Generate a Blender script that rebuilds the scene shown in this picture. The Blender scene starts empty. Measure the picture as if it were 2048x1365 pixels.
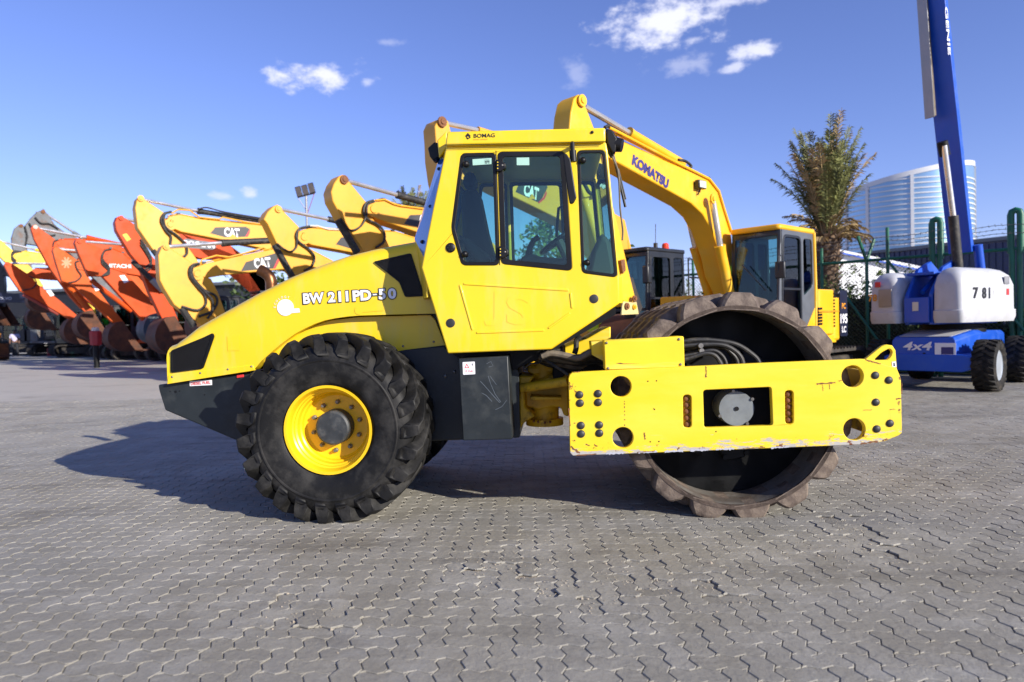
import bpy, bmesh, math, random
from math import sin, cos, pi, radians, atan2, sqrt
from mathutils import Vector, Matrix, Quaternion
from mathutils.geometry import tessellate_polygon
random.seed(7)
S = bpy.context.scene
COL = S.collection
# ------------------------------------------------------------------ camera
FPX, CAMH, HOR, ROLL = 1365.0, 1.5, 650.0, radians(1.4)      # 24 mm lens on a 2048 px wide frame
_p = math.atan((682.5 - HOR) / FPX)
CF = Vector((0, cos(_p), -sin(_p))); _U0 = Vector((0, sin(_p), cos(_p))); _R0 = Vector((1, 0, 0))
CR = cos(ROLL) * _R0 - sin(ROLL) * _U0
CU = sin(ROLL) * _R0 + cos(ROLL) * _U0
CC = Vector((0, 0, CAMH))
cam = bpy.data.cameras.new('camera'); camo = bpy.data.objects.new('camera', cam); COL.objects.link(camo)
camo.matrix_world = Matrix(((CR.x, CU.x, -CF.x, 0), (CR.y, CU.y, -CF.y, 0), (CR.z, CU.z, -CF.z, CAMH), (0, 0, 0, 1)))
cam.sensor_width = 36; cam.lens = 24; cam.clip_start = .05; cam.clip_end = 5000
cam.dof.use_dof = True; cam.dof.focus_distance = 5.6; cam.dof.aperture_fstop = 1.7
S.camera = camo
S.render.resolution_x, S.render.resolution_y = 1024, 682
# ------------------------------------------------------------------ light
SUN = Vector((1.89, -1.67, 1.0)).normalized()
w = bpy.data.worlds.new('World'); S.world = w; w.use_nodes = True
nt = w.node_tree; nt.nodes.clear()
def N(nt, t, **k):
    n = nt.nodes.new(t)
    for a, v in k.items():
        if a == 'i':
            for kk, vv in v.items(): n.inputs[kk].default_value = vv
        else: setattr(n, a, v)
    return n
def Lk(nt, a, b): nt.links.new(a, b)
sky = N(nt, 'ShaderNodeTexSky', sky_type='NISHITA', sun_disc=False, sun_elevation=math.asin(SUN.z),
        sun_rotation=atan2(SUN.x, SUN.y), altitude=0, air_density=1.0, dust_density=.05, ozone_density=4.0)
bg = N(nt, 'ShaderNodeBackground', i={'Strength': .15}); outw = N(nt, 'ShaderNodeOutputWorld')
hs = N(nt, 'ShaderNodeVectorMath', operation='MULTIPLY'); hs.inputs[1].default_value = (.77, .665, .92)      # white balance of the picture
Lk(nt, sky.outputs[0], hs.inputs[0])
# small fair-weather clouds, each a patch of the sky dome in a fixed direction
def raydir(px, py): return (CF + CR * ((px - 1024) / FPX) + CU * ((682.5 - py) / FPX)).normalized()
def ray(px, py): return CF + CR * ((px - 1024) / FPX) + CU * ((682.5 - py) / FPX)
tc = N(nt, 'ShaderNodeTexCoord')
def M2(op, a, b=None, c=None, tree=None):
    t = tree or nt
    n = t.nodes.new('ShaderNodeMath'); n.operation = op
    for i, v in enumerate((a, b, c)):
        if v is None: continue
        if isinstance(v, (int, float)): n.inputs[i].default_value = v
        else: t.links.new(v, n.inputs[i])
    return n.outputs[0]
cn = N(nt, 'ShaderNodeTexNoise', i={'Scale': 26., 'Detail': 8., 'Roughness': .62})
cmap = N(nt, 'ShaderNodeMapping'); cmap.inputs['Scale'].default_value = (1, 1, 1.7)
Lk(nt, tc.outputs['Generated'], cmap.inputs[0]); Lk(nt, cmap.outputs[0], cn.inputs['Vector'])
clouds = [(628, 150, 105, 34, 1.0), (1330, 40, 150, 58, 1.0), (1460, 4, 90, 16, .8), (1515, 105, 62, 20, .9), (1465, 135, 36, 12, .7),
          (1385, 80, 34, 11, .6), (1150, 150, 36, 40, .28), (1370, 130, 70, 24, .34), (500, 388, 24, 13, .75), (448, 393, 26, 10, .5), (735, 165, 20, 12, .5), (772, 85, 44, 9, .25)]
tot = None
for px, py, rx, ry, am in clouds:
    d = raydir(px, py)
    e1 = d.cross(Vector((0, 0, 1))).normalized(); e2 = e1.cross(d)
    v = []
    for e, r in ((e1, rx), (e2, ry)):
        dp = N(nt, 'ShaderNodeVectorMath', operation='DOT_PRODUCT'); Lk(nt, tc.outputs['Generated'], dp.inputs[0]); dp.inputs[1].default_value = e
        q = M2('MULTIPLY', dp.outputs['Value'], FPX / r); v.append(M2('MULTIPLY', q, q))
    fw = N(nt, 'ShaderNodeVectorMath', operation='DOT_PRODUCT'); Lk(nt, tc.outputs['Generated'], fw.inputs[0]); fw.inputs[1].default_value = d
    rr = M2('SQRT', M2('ADD', v[0], v[1]))
    m = M2('SUBTRACT', 1.0, rr); m = M2('MULTIPLY', m, M2('GREATER_THAN', fw.outputs['Value'], .5))
    nn = M2('MULTIPLY', M2('SUBTRACT', cn.outputs['Fac'], .5), 3.4)
    m = M2('ADD', M2('MULTIPLY', m, 1.25), nn); m = M2('SUBTRACT', m, .12)
    mr = N(nt, 'ShaderNodeMapRange', interpolation_type='SMOOTHSTEP', i={'From Min': 0., 'From Max': 1.05, 'To Max': am})
    Lk(nt, m, mr.inputs['Value'])
    gate = M2('LESS_THAN', rr, 1.6)
    m = M2('MULTIPLY', mr.outputs[0], gate)
    tot = m if tot is None else M2('MAXIMUM', tot, m)
mx = N(nt, 'ShaderNodeMix', data_type='RGBA'); Lk(nt, tot, mx.inputs[0]); Lk(nt, hs.outputs[0], mx.inputs[6]); mx.inputs[7].default_value = (4.6, 4.7, 5.6, 1)
Lk(nt, mx.outputs[2], bg.inputs['Color']); Lk(nt, bg.outputs[0], outw.inputs['Surface'])
sl = bpy.data.lights.new('sun', 'SUN'); sl.energy = 5.0; sl.angle = radians(.53); sl.color = (1, .93, .82)
so = bpy.data.objects.new('sun', sl); COL.objects.link(so); so.rotation_euler = SUN.to_track_quat('Z', 'Y').to_euler()
so.location = (20, -20, 15)
S.view_settings.view_transform = 'Standard'; S.view_settings.look = 'None'; S.view_settings.gamma = 1; S.view_settings.exposure = .5
S.cycles.max_bounces = 8; S.cycles.transparent_max_bounces = 14; S.cycles.use_denoising = True
S.cycles.caustics_reflective = False; S.cycles.caustics_refractive = False
# ------------------------------------------------------------------ pixel -> place
ZW = {'p': (0, 0, 1), '1': (0, 350, 480/1638), '2': (220, 330, 420/1638), '3': (480, 220, 420/1638), '4': (300, 460, 620/1923),
      '5': (830, 230, 460/1281), '6': (450, 630, 450/1396), 'a': (850, 640, 450/2048), 'b': (1120, 560, 720/1966), 'c': (1080, 170, 420/1638),
      'd': (1230, 420, 470/2048), 'e': (1540, 200, 508/1926), 'f': (1640, 420, 408/1466), 'g': (1220, 440, 260/1774), 'h': (0, 560, 360/2048)}
def Z(k, *pts):
    ox, oy, s = ZW[k]
    r = [(ox + x * s, oy + y * s) for x, y in pts]
    return r
def ground_at(px, py, z=0.):
    d = ray(px, py); return CC + d * ((z - CAMH) / d.z)
def at_depth(px, py, D): return CC + ray(px, py) * (D / 1.0)
class Pl:
    """vertical plane through point p, running along heading angle a; coordinates (s along, z up, o away from the camera)"""
    def __init__(s, p, a):
        s.p = Vector((p[0], p[1], 0)); s.u = Vector((cos(a), sin(a), 0)); s.n = Vector((-sin(a), cos(a), 0))
    def sz(s, px, py, o=0.):
        d = ray(px, py); t = ((s.p - CC).dot(s.n) + o) / d.dot(s.n); q = CC + d * t
        return ((q - s.p).dot(s.u), q.z)
    def w(s, a, z, o=0.): return s.p + s.u * a + s.n * o + Vector((0, 0, z))
# ------------------------------------------------------------------ mesh building
class MB:
    def __init__(s): s.v = []; s.f = []
    def add(s, vs, fs):
        o = len(s.v); s.v += [tuple(v) for v in vs]; s.f += [tuple(i + o for i in f) for f in fs]; return s
    def box(s, c, d, m=None):
        x, y, z = d[0]/2, d[1]/2, d[2]/2
        vs = [Vector((a*x, b*y, e*z)) for a in (-1, 1) for b in (-1, 1) for e in (-1, 1)]
        if m is not None: vs = [m @ v for v in vs]
        c = Vector(c)
        return s.add([v + c for v in vs], [(0,1,3,2),(4,6,7,5),(0,4,5,1),(2,3,7,6),(0,2,6,4),(1,5,7,3)])
    def bb(s, x0, x1, y0, y1, z0, z1): return s.box(((x0+x1)/2, (y0+y1)/2, (z0+z1)/2), (abs(x1-x0), abs(y1-y0), abs(z1-z0)))
    def plate(s, outer, holes, f3, t0, t1):
        """flat piece with holes: f3(a, b, t) -> point; t0 the front, t1 the back"""
        loops = [list(outer)] + [list(h) for h in holes]
        flat = [p for l in loops for p in l]
        if len(loops) == 1: tris = []
        else:
            bm = bmesh.new(); bv = [bm.verts.new((p[0], p[1], 0)) for p in flat]; es = []; o_ = 0
            for l in loops:
                for i in range(len(l)): es.append(bm.edges.new((bv[o_+i], bv[o_+(i+1) % len(l)])))
                o_ += len(l)
            bm.verts.index_update()
            bmesh.ops.triangle_fill(bm, use_beauty=True, use_dissolve=False, edges=es, normal=(0, 0, 1))
            tris = [tuple(v.index for v in f.verts) for f in bm.faces]; bm.free()
        n = len(flat)
        vs = [f3(p[0], p[1], t0) for p in flat] + [f3(p[0], p[1], t1) for p in flat]
        if len(loops) == 1: fs = [tuple(range(n)), tuple(range(2*n-1, n-1, -1))]
        else: fs = [tuple(t) for t in tris] + [tuple(i + n for i in reversed(t)) for t in tris]
        o = 0
        for l in loops:
            k = len(l)
            for i in range(k):
                a, b = o + i, o + (i+1) % k
                fs.append((a, b, b + n, a + n))
            o += k
        return s.add(vs, fs)
    def tube(s, pts, r, n=8, caps=True):
        pts = [Vector(p) for p in pts]; m = len(pts)
        rs = r if isinstance(r, (list, tuple)) else [r]*m
        up = Vector((0, 0, 1)); prev = None; rings = []
        for i, p in enumerate(pts):
            t = (pts[min(i+1, m-1)] - pts[max(i-1, 0)]).normalized()
            if prev is None:
                a = t.cross(up)
                if a.length < .05: a = t.cross(Vector((1, 0, 0)))
            else: a = prev - t * prev.dot(t)
            a.normalize(); prev = a; b = t.cross(a)
            rings.append([p + (a*cos(2*pi*k/n) + b*sin(2*pi*k/n)) * rs[i] for k in range(n)])
        fs = []
        for i in range(m-1):
            for k in range(n): fs.append((i*n+k, i*n+(k+1) % n, (i+1)*n+(k+1) % n, (i+1)*n+k))
        if caps: fs += [tuple(range(n-1, -1, -1)), tuple(range((m-1)*n, m*n))]
        return s.add([v for q in rings for v in q], fs)
    def lathe(s, prof, c, ax, n=32, closed=False, caps=True):
        """prof: list of (along axis, radius)"""
        ax = Vector(ax).normalized(); a = ax.cross(Vector((0, 0, 1)))
        if a.length < .05: a = ax.cross(Vector((1, 0, 0)))
        a.normalize(); b = ax.cross(a); c = Vector(c); vs = []
        for h, r in prof:
            for k in range(n): vs.append(c + ax*h + (a*cos(2*pi*k/n) + b*sin(2*pi*k/n))*r)
        fs = []; m = len(prof)
        for i in range(m if closed else m-1):
            j = (i+1) % m
            for k in range(n): fs.append((i*n+k, i*n+(k+1) % n, j*n+(k+1) % n, j*n+k))
        if not closed and caps:
            if prof[0][1] > 1e-4: fs.append(tuple(range(n-1, -1, -1)))
            if prof[-1][1] > 1e-4: fs.append(tuple(range((m-1)*n, m*n)))
        return s.add(vs, fs)
    def loft(s, rings, closed_ring=False, caps=True):
        n = len(rings[0]); fs = []
        for i in range(len(rings)-1):
            for k in range(n if closed_ring else n-1):
                fs.append((i*n+k, i*n+(k+1) % n, (i+1)*n+(k+1) % n, (i+1)*n+k))
        if caps: fs += [tuple(range(n-1, -1, -1)), tuple(range((len(rings)-1)*n, len(rings)*n))]
        return s.add([v for r in rings for v in r], fs)
    def mesh(s, name, m, smooth=35, off=None, fix=True):
        me = bpy.data.meshes.new(name)
        vs = s.v if off is None else [(v[0]-off[0], v[1]-off[1], v[2]-off[2]) for v in s.v]
        me.from_pydata(vs, [], s.f)
        if fix:
            bm = bmesh.new(); bm.from_mesh(me); bmesh.ops.recalc_face_normals(bm, faces=bm.faces); bm.to_mesh(me); bm.free()
        if m is not None: me.materials.append(MAT(m))
        if smooth:
            me.shade_smooth(); me.set_sharp_from_angle(angle=radians(smooth))
        me.update(); return me
    def build(s, name, m, parent=None, smooth=35, off=None, bev=0, fix=True, seg=2):
        o = bpy.data.objects.new(name, s.mesh(name, m, smooth, off, fix)); COL.objects.link(o)
        if parent is not None: o.parent = parent
        if bev:
            b = o.modifiers.new('bevel', 'BEVEL'); b.width = bev; b.segments = seg; b.limit_method = 'ANGLE'; b.angle_limit = radians(32); b.harden_normals = False
        return o
def circ(cx, cy, r, n=24, a0=0): return [(cx + r*cos(a0+2*pi*k/n), cy + r*sin(a0+2*pi*k/n)) for k in range(n)]
def rrect(x0, y0, x1, y1, r, n=4):
    o = []
    for cx, cy, a in ((x1-r, y1-r, 0), (x0+r, y1-r, 90), (x0+r, y0+r, 180), (x1-r, y0+r, 270)):
        for k in range(n+1): t = radians(a + 90*k/n); o.append((cx + r*cos(t), cy + r*sin(t)))
    return o
def roundpoly(pts, r, n=4):
    o = []; m = len(pts)
    for i in range(m):
        p = Vector(pts[i]); a = Vector(pts[i-1]); b = Vector(pts[(i+1) % m])
        u = (a-p); v = (b-p); rr = min(r, u.length*.45, v.length*.45)
        s0 = p + u.normalized()*rr; s1 = p + v.normalized()*rr
        for k in range(n+1):
            t = k/n; q = s0*(1-t)**2 + p*2*t*(1-t) + s1*t*t; o.append((q.x, q.y))
    return o
def spline(pts, n=6):
    pts = [Vector(p) for p in pts]; P = [pts[0]*2-pts[1]] + pts + [pts[-1]*2-pts[-2]]; o = []
    for i in range(1, len(P)-2):
        for k in range(n):
            t = k/n; a, b, c, d = P[i-1], P[i], P[i+1], P[i+2]
            o.append(.5*((2*b) + (c-a)*t + (2*a-5*b+4*c-d)*t*t + (3*b-a-3*c+d)*t**3))
    o.append(pts[-1]); return o
def empty(name, loc, rz=0):
    o = bpy.data.objects.new(name, None); COL.objects.link(o); o.location = loc; o.rotation_euler = (0, 0, rz); o.empty_display_size = .3; return o
def tag(o, label=None, cat=None, group=None, kind=None):
    for k, v in (('label', label), ('category', cat), ('group', group), ('kind', kind)):
        if v: o[k] = v
    return o
def copy(o, parent=None, loc=None):
    c = o.copy(); COL.objects.link(c)
    if parent is not None: c.parent = parent
    if loc is not None: c.location = loc
    return c
def recolor(o, old, new):
    """material of a copy set on the object, its mesh stays shared"""
    for sl_ in o.material_slots:
        if sl_.material and sl_.material.name == old:
            sl_.link = 'OBJECT'; sl_.material = MAT(new)
_curves = {}
def text(s, name, m, parent, o, ux, uz, size, bold=.0, shear=0, width=None, thick=0.0015, centre=True, spacing=1.0):
    """lettering as a thin mesh; o = centre point, ux = reading direction, uz = up; size = cap height"""
    cu = bpy.data.curves.new('lettering', 'FONT'); cu.body = s; cu.size = 1; cu.offset = bold; cu.extrude = 0; cu.shear = shear; cu.resolution_u = 4; cu.space_character = spacing
    cu.align_x = 'CENTER' if centre else 'LEFT'; cu.align_y = 'CENTER' if centre else 'BOTTOM_BASELINE'
    to = bpy.data.objects.new('t', cu); COL.objects.link(to)
    dg = bpy.context.evaluated_depsgraph_get(); me = bpy.data.meshes.new_from_object(to.evaluated_get(dg))
    bpy.data.objects.remove(to); me.name = name
    xs = [v.co.x for v in me.vertices]; ys = [v.co.y for v in me.vertices]
    h = max(ys)-min(ys); k = size/h; kx = k if width is None else width/(max(xs)-min(xs))
    cx, cy = (max(xs)+min(xs))/2, (max(ys)+min(ys))/2
    ux = Vector(ux).normalized(); uz = Vector(uz); uz = (uz - ux*uz.dot(ux)).normalized(); o = Vector(o); nrm = ux.cross(uz)
    for v in me.vertices: v.co = o + ux*((v.co.x-cx)*kx) + uz*((v.co.y-cy)*k) + nrm*thick
    me.materials.clear(); me.materials.append(MAT(m)); me.update()
    ob = bpy.data.objects.new(name, me); COL.objects.link(ob); ob.parent = parent; return ob
# ------------------------------------------------------------------ materials
_M = {}; _MD = {}
def defmat(name, col, rough=.5, metal=0, var=.12, scale=3., bump=0., bscale=60., dirt=None, damt=0., dscale=4., dlo=.5, dhi=.7, coat=0, spec=.5, stretch=None, dstretch=None, rvar=.08):
    _MD[name] = dict(col=col, rough=rough, metal=metal, var=var, scale=scale, bump=bump, bscale=bscale, dirt=dirt, damt=damt, dscale=dscale, dlo=dlo, dhi=dhi, coat=coat, spec=spec, stretch=stretch, dstretch=dstretch, rvar=rvar)
def MAT(name):
    if name in _M: return _M[name]
    d = _MD[name]
    m = bpy.data.materials.new(name); m.use_nodes = True; t = m.node_tree; b = t.nodes['Principled BSDF']
    if callable(d.get('fn')): d['fn'](m, t, b); _M[name] = m; return m
    tc = N(t, 'ShaderNodeTexCoord')
    def mp(st):
        if not st: return tc.outputs['Object']
        q = N(t, 'ShaderNodeMapping'); q.inputs['Scale'].default_value = st; t.links.new(tc.outputs['Object'], q.inputs[0]); return q.outputs[0]
    n1 = N(t, 'ShaderNodeTexNoise', i={'Scale': d['scale'], 'Detail': 6., 'Roughness': .6}); t.links.new(mp(d['stretch']), n1.inputs['Vector'])
    c = d['col']; lo = [x*(1-d['var']*1.6) for x in c]; hi = [min(1, x*(1+d['var']*1.2)) for x in c]
    rp = N(t, 'ShaderNodeValToRGB'); rp.color_ramp.elements[0].position = .3; rp.color_ramp.elements[1].position = .72
    rp.color_ramp.elements[0].color = (*lo, 1); rp.color_ramp.elements[1].color = (*hi, 1)
    t.links.new(n1.outputs['Fac'], rp.inputs[0]); colo = rp.outputs[0]
    rr = N(t, 'ShaderNodeMapRange', i={'From Min': .3, 'From Max': .7, 'To Min': max(.02, d['rough']-d['rvar']), 'To Max': min(1, d['rough']+d['rvar'])})
    t.links.new(n1.outputs['Fac'], rr.inputs['Value']); ro = rr.outputs[0]
    if d['dirt']:
        n2 = N(t, 'ShaderNodeTexNoise', i={'Scale': d['dscale'], 'Detail': 9., 'Roughness': .66}); t.links.new(mp(d['dstretch']), n2.inputs['Vector'])
        k = N(t, 'ShaderNodeMapRange', i={'From Min': d['dlo'], 'From Max': d['dhi'], 'To Max': d['damt']}); t.links.new(n2.outputs['Fac'], k.inputs['Value'])
        x = N(t, 'ShaderNodeMix', data_type='RGBA'); t.links.new(k.outputs[0], x.inputs[0]); t.links.new(colo, x.inputs[6]); x.inputs[7].default_value = (*d['dirt'], 1); colo = x.outputs[2]
        y = N(t, 'ShaderNodeMix', data_type='FLOAT'); t.links.new(k.outputs[0], y.inputs[0]); t.links.new(ro, y.inputs[2]); y.inputs[3].default_value = .85; ro = y.outputs[0]
    t.links.new(colo, b.inputs['Base Color']); t.links.new(ro, b.inputs['Roughness'])
    b.inputs['Metallic'].default_value = d['metal']; b.inputs['Coat Weight'].default_value = d['coat']; b.inputs['Coat Roughness'].default_value = .12
    b.inputs['Specular IOR Level'].default_value = d['spec']
    if d['bump']:
        n3 = N(t, 'ShaderNodeTexNoise', i={'Scale': d['bscale'], 'Detail': 5.}); t.links.new(tc.outputs['Object'], n3.inputs['Vector'])
        bu = N(t, 'ShaderNodeBump', i={'Strength': d['bump'], 'Distance': .01}); t.links.new(n3.outputs['Fac'], bu.inputs['Height']); t.links.new(bu.outputs[0], b.inputs['Normal'])
    _M[name] = m; return m
YEL = (.86, .60, .012)
DUST = (.42, .36, .28); RUST = (.16, .055, .02)
defmat('roller_yellow', YEL, .36, var=.03, scale=1.5, dirt=(.66, .55, .22), damt=.5, dscale=5., dlo=.5, dhi=.78, coat=.2, dstretch=(1, 1, .22))
defmat('frame_yellow', (.86, .61, .015), .5, var=.04, scale=2., dirt=(.80, .66, .20), damt=.6, dscale=5., dlo=.5, dhi=.68, dstretch=(.25, 1, 2.2))
defmat('joint_yellow', (.74, .45, .014), .5, var=.15, scale=6., dirt=(.14, .06, .02), damt=.75, dscale=7., dlo=.54, dhi=.66)
defmat('workshop_dark', (.014, .016, .022), .6, var=.2)
defmat('faded_mark', (.74, .28, .14), .6, var=.2, scale=8.)
defmat('rim_yellow', (.86, .54, .01), .35, var=.04, scale=5.)
defmat('anthracite', (.017, .022, .025), .42, var=.15, scale=4., spec=.4, dirt=(.07, .075, .07), damt=.35, dscale=6., dlo=.5, dhi=.7)
defmat('black_plastic', (.006, .006, .007), .45, var=.2, spec=.35)
defmat('black_steel', (.005, .0055, .006), .55, var=.3, scale=5., dirt=(.025, .025, .025), damt=.3, spec=.25)
defmat('black_cap', (.028, .028, .03), .5, var=.1)
defmat('hub_grey', (.035, .040, .044), .5, var=.25, scale=8., dirt=(.16, .16, .15), damt=.4, dscale=12.)
defmat('rubber', (.0085, .0083, .008), .6, var=.25, scale=5., bump=.12, bscale=90., dirt=(.060, .057, .052), damt=.65, dscale=5., dlo=.46, dhi=.72, spec=.3)
defmat('rubber_dark', (.012, .011, .010), .75, var=.25, scale=5., dirt=(.12, .10, .075), damt=.6, dscale=6., spec=.3)
defmat('drum_steel', (.13, .10, .082), .78, var=.22, scale=7., bump=.5, bscale=45., dirt=(.25, .20, .155), damt=.8, dscale=9., dlo=.44, dhi=.66, spec=.25)
defmat('drum_shell', (.075, .055, .044), .8, var=.3, scale=7., bump=.5, bscale=45., dirt=(.14, .11, .09), damt=.7, dscale=9., spec=.25)
defmat('drum_inside', (.17, .155, .135), .7, var=.25, scale=4., bump=.2, bscale=30., dirt=(.07, .05, .035), damt=.7, dscale=3., dlo=.48, dhi=.62)
defmat('bolt_steel', (.22, .21, .19), .45, metal=.6, var=.2, scale=20.)
defmat('rust_bolt', (.20, .08, .03), .8, var=.3, scale=30.)
defmat('chrome', (.78, .76, .72), .22, metal=.75, var=.05)
defmat('motor_grey', (.17, .19, .20), .5, var=.12, scale=9., dirt=(.09, .085, .08), damt=.5)
defmat('hose', (.016, .016, .016), .55, var=.3, scale=9., dirt=(.14, .12, .09), damt=.55, dscale=11.)
defmat('hose_wrap', (.16, .13, .09), .7, var=.3, scale=9., dirt=(.03, .03, .03), damt=.7, dscale=8.)
defmat('white_vinyl', (.80, .80, .82), .45, var=.02)
defmat('grey_vinyl', (.45, .46, .52), .45, var=.02)
defmat('black_vinyl', (.012, .012, .014), .45, var=.02)
defmat('red_vinyl', (.65, .035, .035), .45, var=.04)
defmat('pale_yellow', (.66, .54, .22), .55, var=.1, dirt=(.3, .15, .05), damt=.5)
defmat('ghost_vinyl', (.862, .606, .013), .36, var=.03, scale=1.5, dirt=(.66, .55, .22), damt=.38, dscale=5., dlo=.5, dhi=.78, coat=.2, dstretch=(1, 1, .22))
defmat('mint_label', (.38, .62, .52), .5, var=.03)
defmat('copper_pipe', (.20, .085, .035), .35, metal=.8, var=.35, scale=8.)
defmat('seat_cloth', (.02, .022, .024), .8, var=.2)
defmat('interior_grey', (.06, .065, .07), .7, var=.15)
defmat('cat_yellow', (.76, .36, .02), .42, var=.06, scale=1.2, dirt=(.58, .32, .06), damt=.5, dscale=2., dlo=.5, dhi=.7)
defmat('komatsu_yellow', (.84, .44, .01), .38, var=.05, scale=1.2, dirt=(.70, .48, .10), damt=.4, dscale=2.)
defmat('cat_decal', (.035, .037, .04), .45, var=.1)
defmat('hitachi_orange', (.58, .066, .003), .5, spec=.25, var=.12, scale=1.3, dirt=(.30, .07, .02), damt=.6, dscale=1.6, dlo=.5, dhi=.66)
defmat('doosan_orange', (.56, .056, .004), .5, spec=.25, var=.1, scale=1.3, dirt=(.32, .07, .02), damt=.5, dscale=1.6)
defmat('pale_orange', (.62, .095, .007), .52, spec=.25, var=.1, scale=1.3, dirt=(.32, .09, .03), damt=.6, dscale=1.8)
defmat('lemon_yellow', (.80, .52, .012), .45, var=.08, dirt=(.25, .15, .03), damt=.5)
defmat('old_grey', (.14, .15, .16), .65, var=.3, scale=2.5, dirt=(.20, .10, .05), damt=.7, dscale=3.)
defmat('bucket_rust', (.11, .036, .013), .75, var=.4, scale=3., bump=.2, bscale=20., dirt=(.035, .016, .009), damt=.8, dscale=2.)
defmat('bucket_blue', (.03, .05, .065), .6, var=.3, scale=3., dirt=(.20, .21, .21), damt=.7, dscale=2.5, dlo=.55, dhi=.62)
defmat('track_steel', (.035, .030, .026), .8, var=.35, scale=5., dirt=(.11, .09, .07), damt=.6)
defmat('cab_black', (.016, .018, .021), .35, var=.2)
defmat('cab_grey', (.10, .11, .125), .4, var=.1)
defmat('komatsu_blue', (.012, .016, .04), .4, var=.1)
defmat('letter_blue', (.035, .03, .16), .45, var=.05)
defmat('beacon', (.75, .05, .005), .25, var=.05)
defmat('lift_blue', (.007, .08, .50), .42, var=.08, scale=1.5, dirt=(.05, .12, .38), damt=.35, dscale=3.)
defmat('lift_grey', (.50, .51, .53), .5, var=.05, scale=2., dirt=(.34, .33, .31), damt=.5, dscale=3.)
defmat('lift_silver', (.42, .46, .50), .4, metal=.3, var=.05)
defmat('fence_green', (.008, .12, .062), .45, var=.15, dirt=(.05, .10, .06), damt=.4)
defmat('wire_dark', (.03, .045, .04), .55, var=.2)
defmat('barb_wire', (.16, .15, .14), .6, metal=.5, var=.2)
defmat('white_wall', (.78, .79, .80), .7, var=.03, bump=.1, bscale=4.)
defmat('navy_cladding', (.022, .030, .085), .5, var=.15)
defmat('tower_rib', (.60, .62, .64), .5, var=.03)
defmat('frond_green', (.155, .165, .048), .55, var=.35, scale=2.)
defmat('frond_dry', (.38, .27, .12), .75, var=.35, scale=3.)
defmat('palm_bark', (.15, .095, .055), .85, var=.4, scale=6., bump=.5, bscale=20.)
defmat('leaf', (.048, .085, .018), .5, var=.5, scale=1.3)
defmat('leaf_light', (.11, .17, .028), .5, var=.4, scale=1.5)
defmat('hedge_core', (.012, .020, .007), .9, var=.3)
defmat('twig', (.06, .045, .03), .8)
defmat('shirt', (.50, .48, .66), .8, var=.05)
defmat('trousers', (.02, .022, .03), .8)
defmat('skin', (.16, .08, .05), .6, var=.05)
defmat('hair', (.01, .009, .008), .7)
defmat('galv', (.30, .30, .31), .45, metal=.6, var=.1)
defmat('lamp_face', (.10, .085, .075), .3)
defmat('red_paint', (.36, .015, .02), .5, var=.15)
defmat('amber', (.75, .30, .02), .3)
defmat('cream', (.62, .60, .52), .6, var=.08)
defmat('teal_sticker', (.02, .40, .36), .4)
defmat('brick_red', (.30, .05, .035), .7)
def _glass(tint, gl=.9, rough=.01):
    def fn(m, t, b):
        t.nodes.remove(b); o = t.nodes['Material Output']
        tr = N(t, 'ShaderNodeBsdfTransparent'); tr.inputs[0].default_value = (*tint, 1)
        g = N(t, 'ShaderNodeBsdfGlossy', i={'Roughness': rough}); g.inputs[0].default_value = (gl, gl, gl, 1)
        lw = N(t, 'ShaderNodeFresnel', i={'IOR': 1.5}); x = N(t, 'ShaderNodeMixShader')
        t.links.new(lw.outputs[0], x.inputs[0]); t.links.new(tr.outputs[0], x.inputs[1]); t.links.new(g.outputs[0], x.inputs[2]); t.links.new(x.outputs[0], o.inputs[0])
    return fn
_MD['cab_glass'] = {'fn': _glass((.74, .92, .87))}
_MD['dark_glass'] = {'fn': _glass((.22, .30, .30))}
_MD['blue_film'] = {'fn': _glass((.06, .20, .55))}
_MD['teal_glass'] = {'fn': _glass((.42, .66, .66))}
defmat('rear_glass', (.02, .13, .46), .12, var=.25, scale=2., dirt=(.10, .28, .55), damt=.5, dscale=9., dstretch=(1, 1, .2))  # sky reflection painted in as an opaque blue base colour
def _mesh_grille(m, t, b):
    # perforated steel: round openings in a fine grid, real cut-outs through the sheet
    o = t.nodes['Material Output']; tc = N(t, 'ShaderNodeTexCoord')
    b.inputs['Base Color'].default_value = (.012, .011, .010, 1); b.inputs['Roughness'].default_value = .5; b.inputs['Specular IOR Level'].default_value = .3
    vo = N(t, 'ShaderNodeTexVoronoi', i={'Scale': 120., 'Randomness': 0.}); t.links.new(tc.outputs['Object'], vo.inputs['Vector'])
    mp = N(t, 'ShaderNodeMapping'); mp.inputs['Scale'].default_value = (1, 0, 1); t.links.new(tc.outputs['Object'], mp.inputs[0]); t.links.new(mp.outputs[0], vo.inputs['Vector'])
    k = M2('LESS_THAN', vo.outputs['Distance'], .40, tree=t)
    tr = N(t, 'ShaderNodeBsdfTransparent'); x = N(t, 'ShaderNodeMixShader')
    t.links.new(k, x.inputs[0]); t.links.new(b.outputs[0], x.inputs[1]); t.links.new(tr.outputs[0], x.inputs[2]); t.links.new(x.outputs[0], o.inputs[0])
_MD['grille_mesh'] = {'fn': _mesh_grille}
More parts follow.
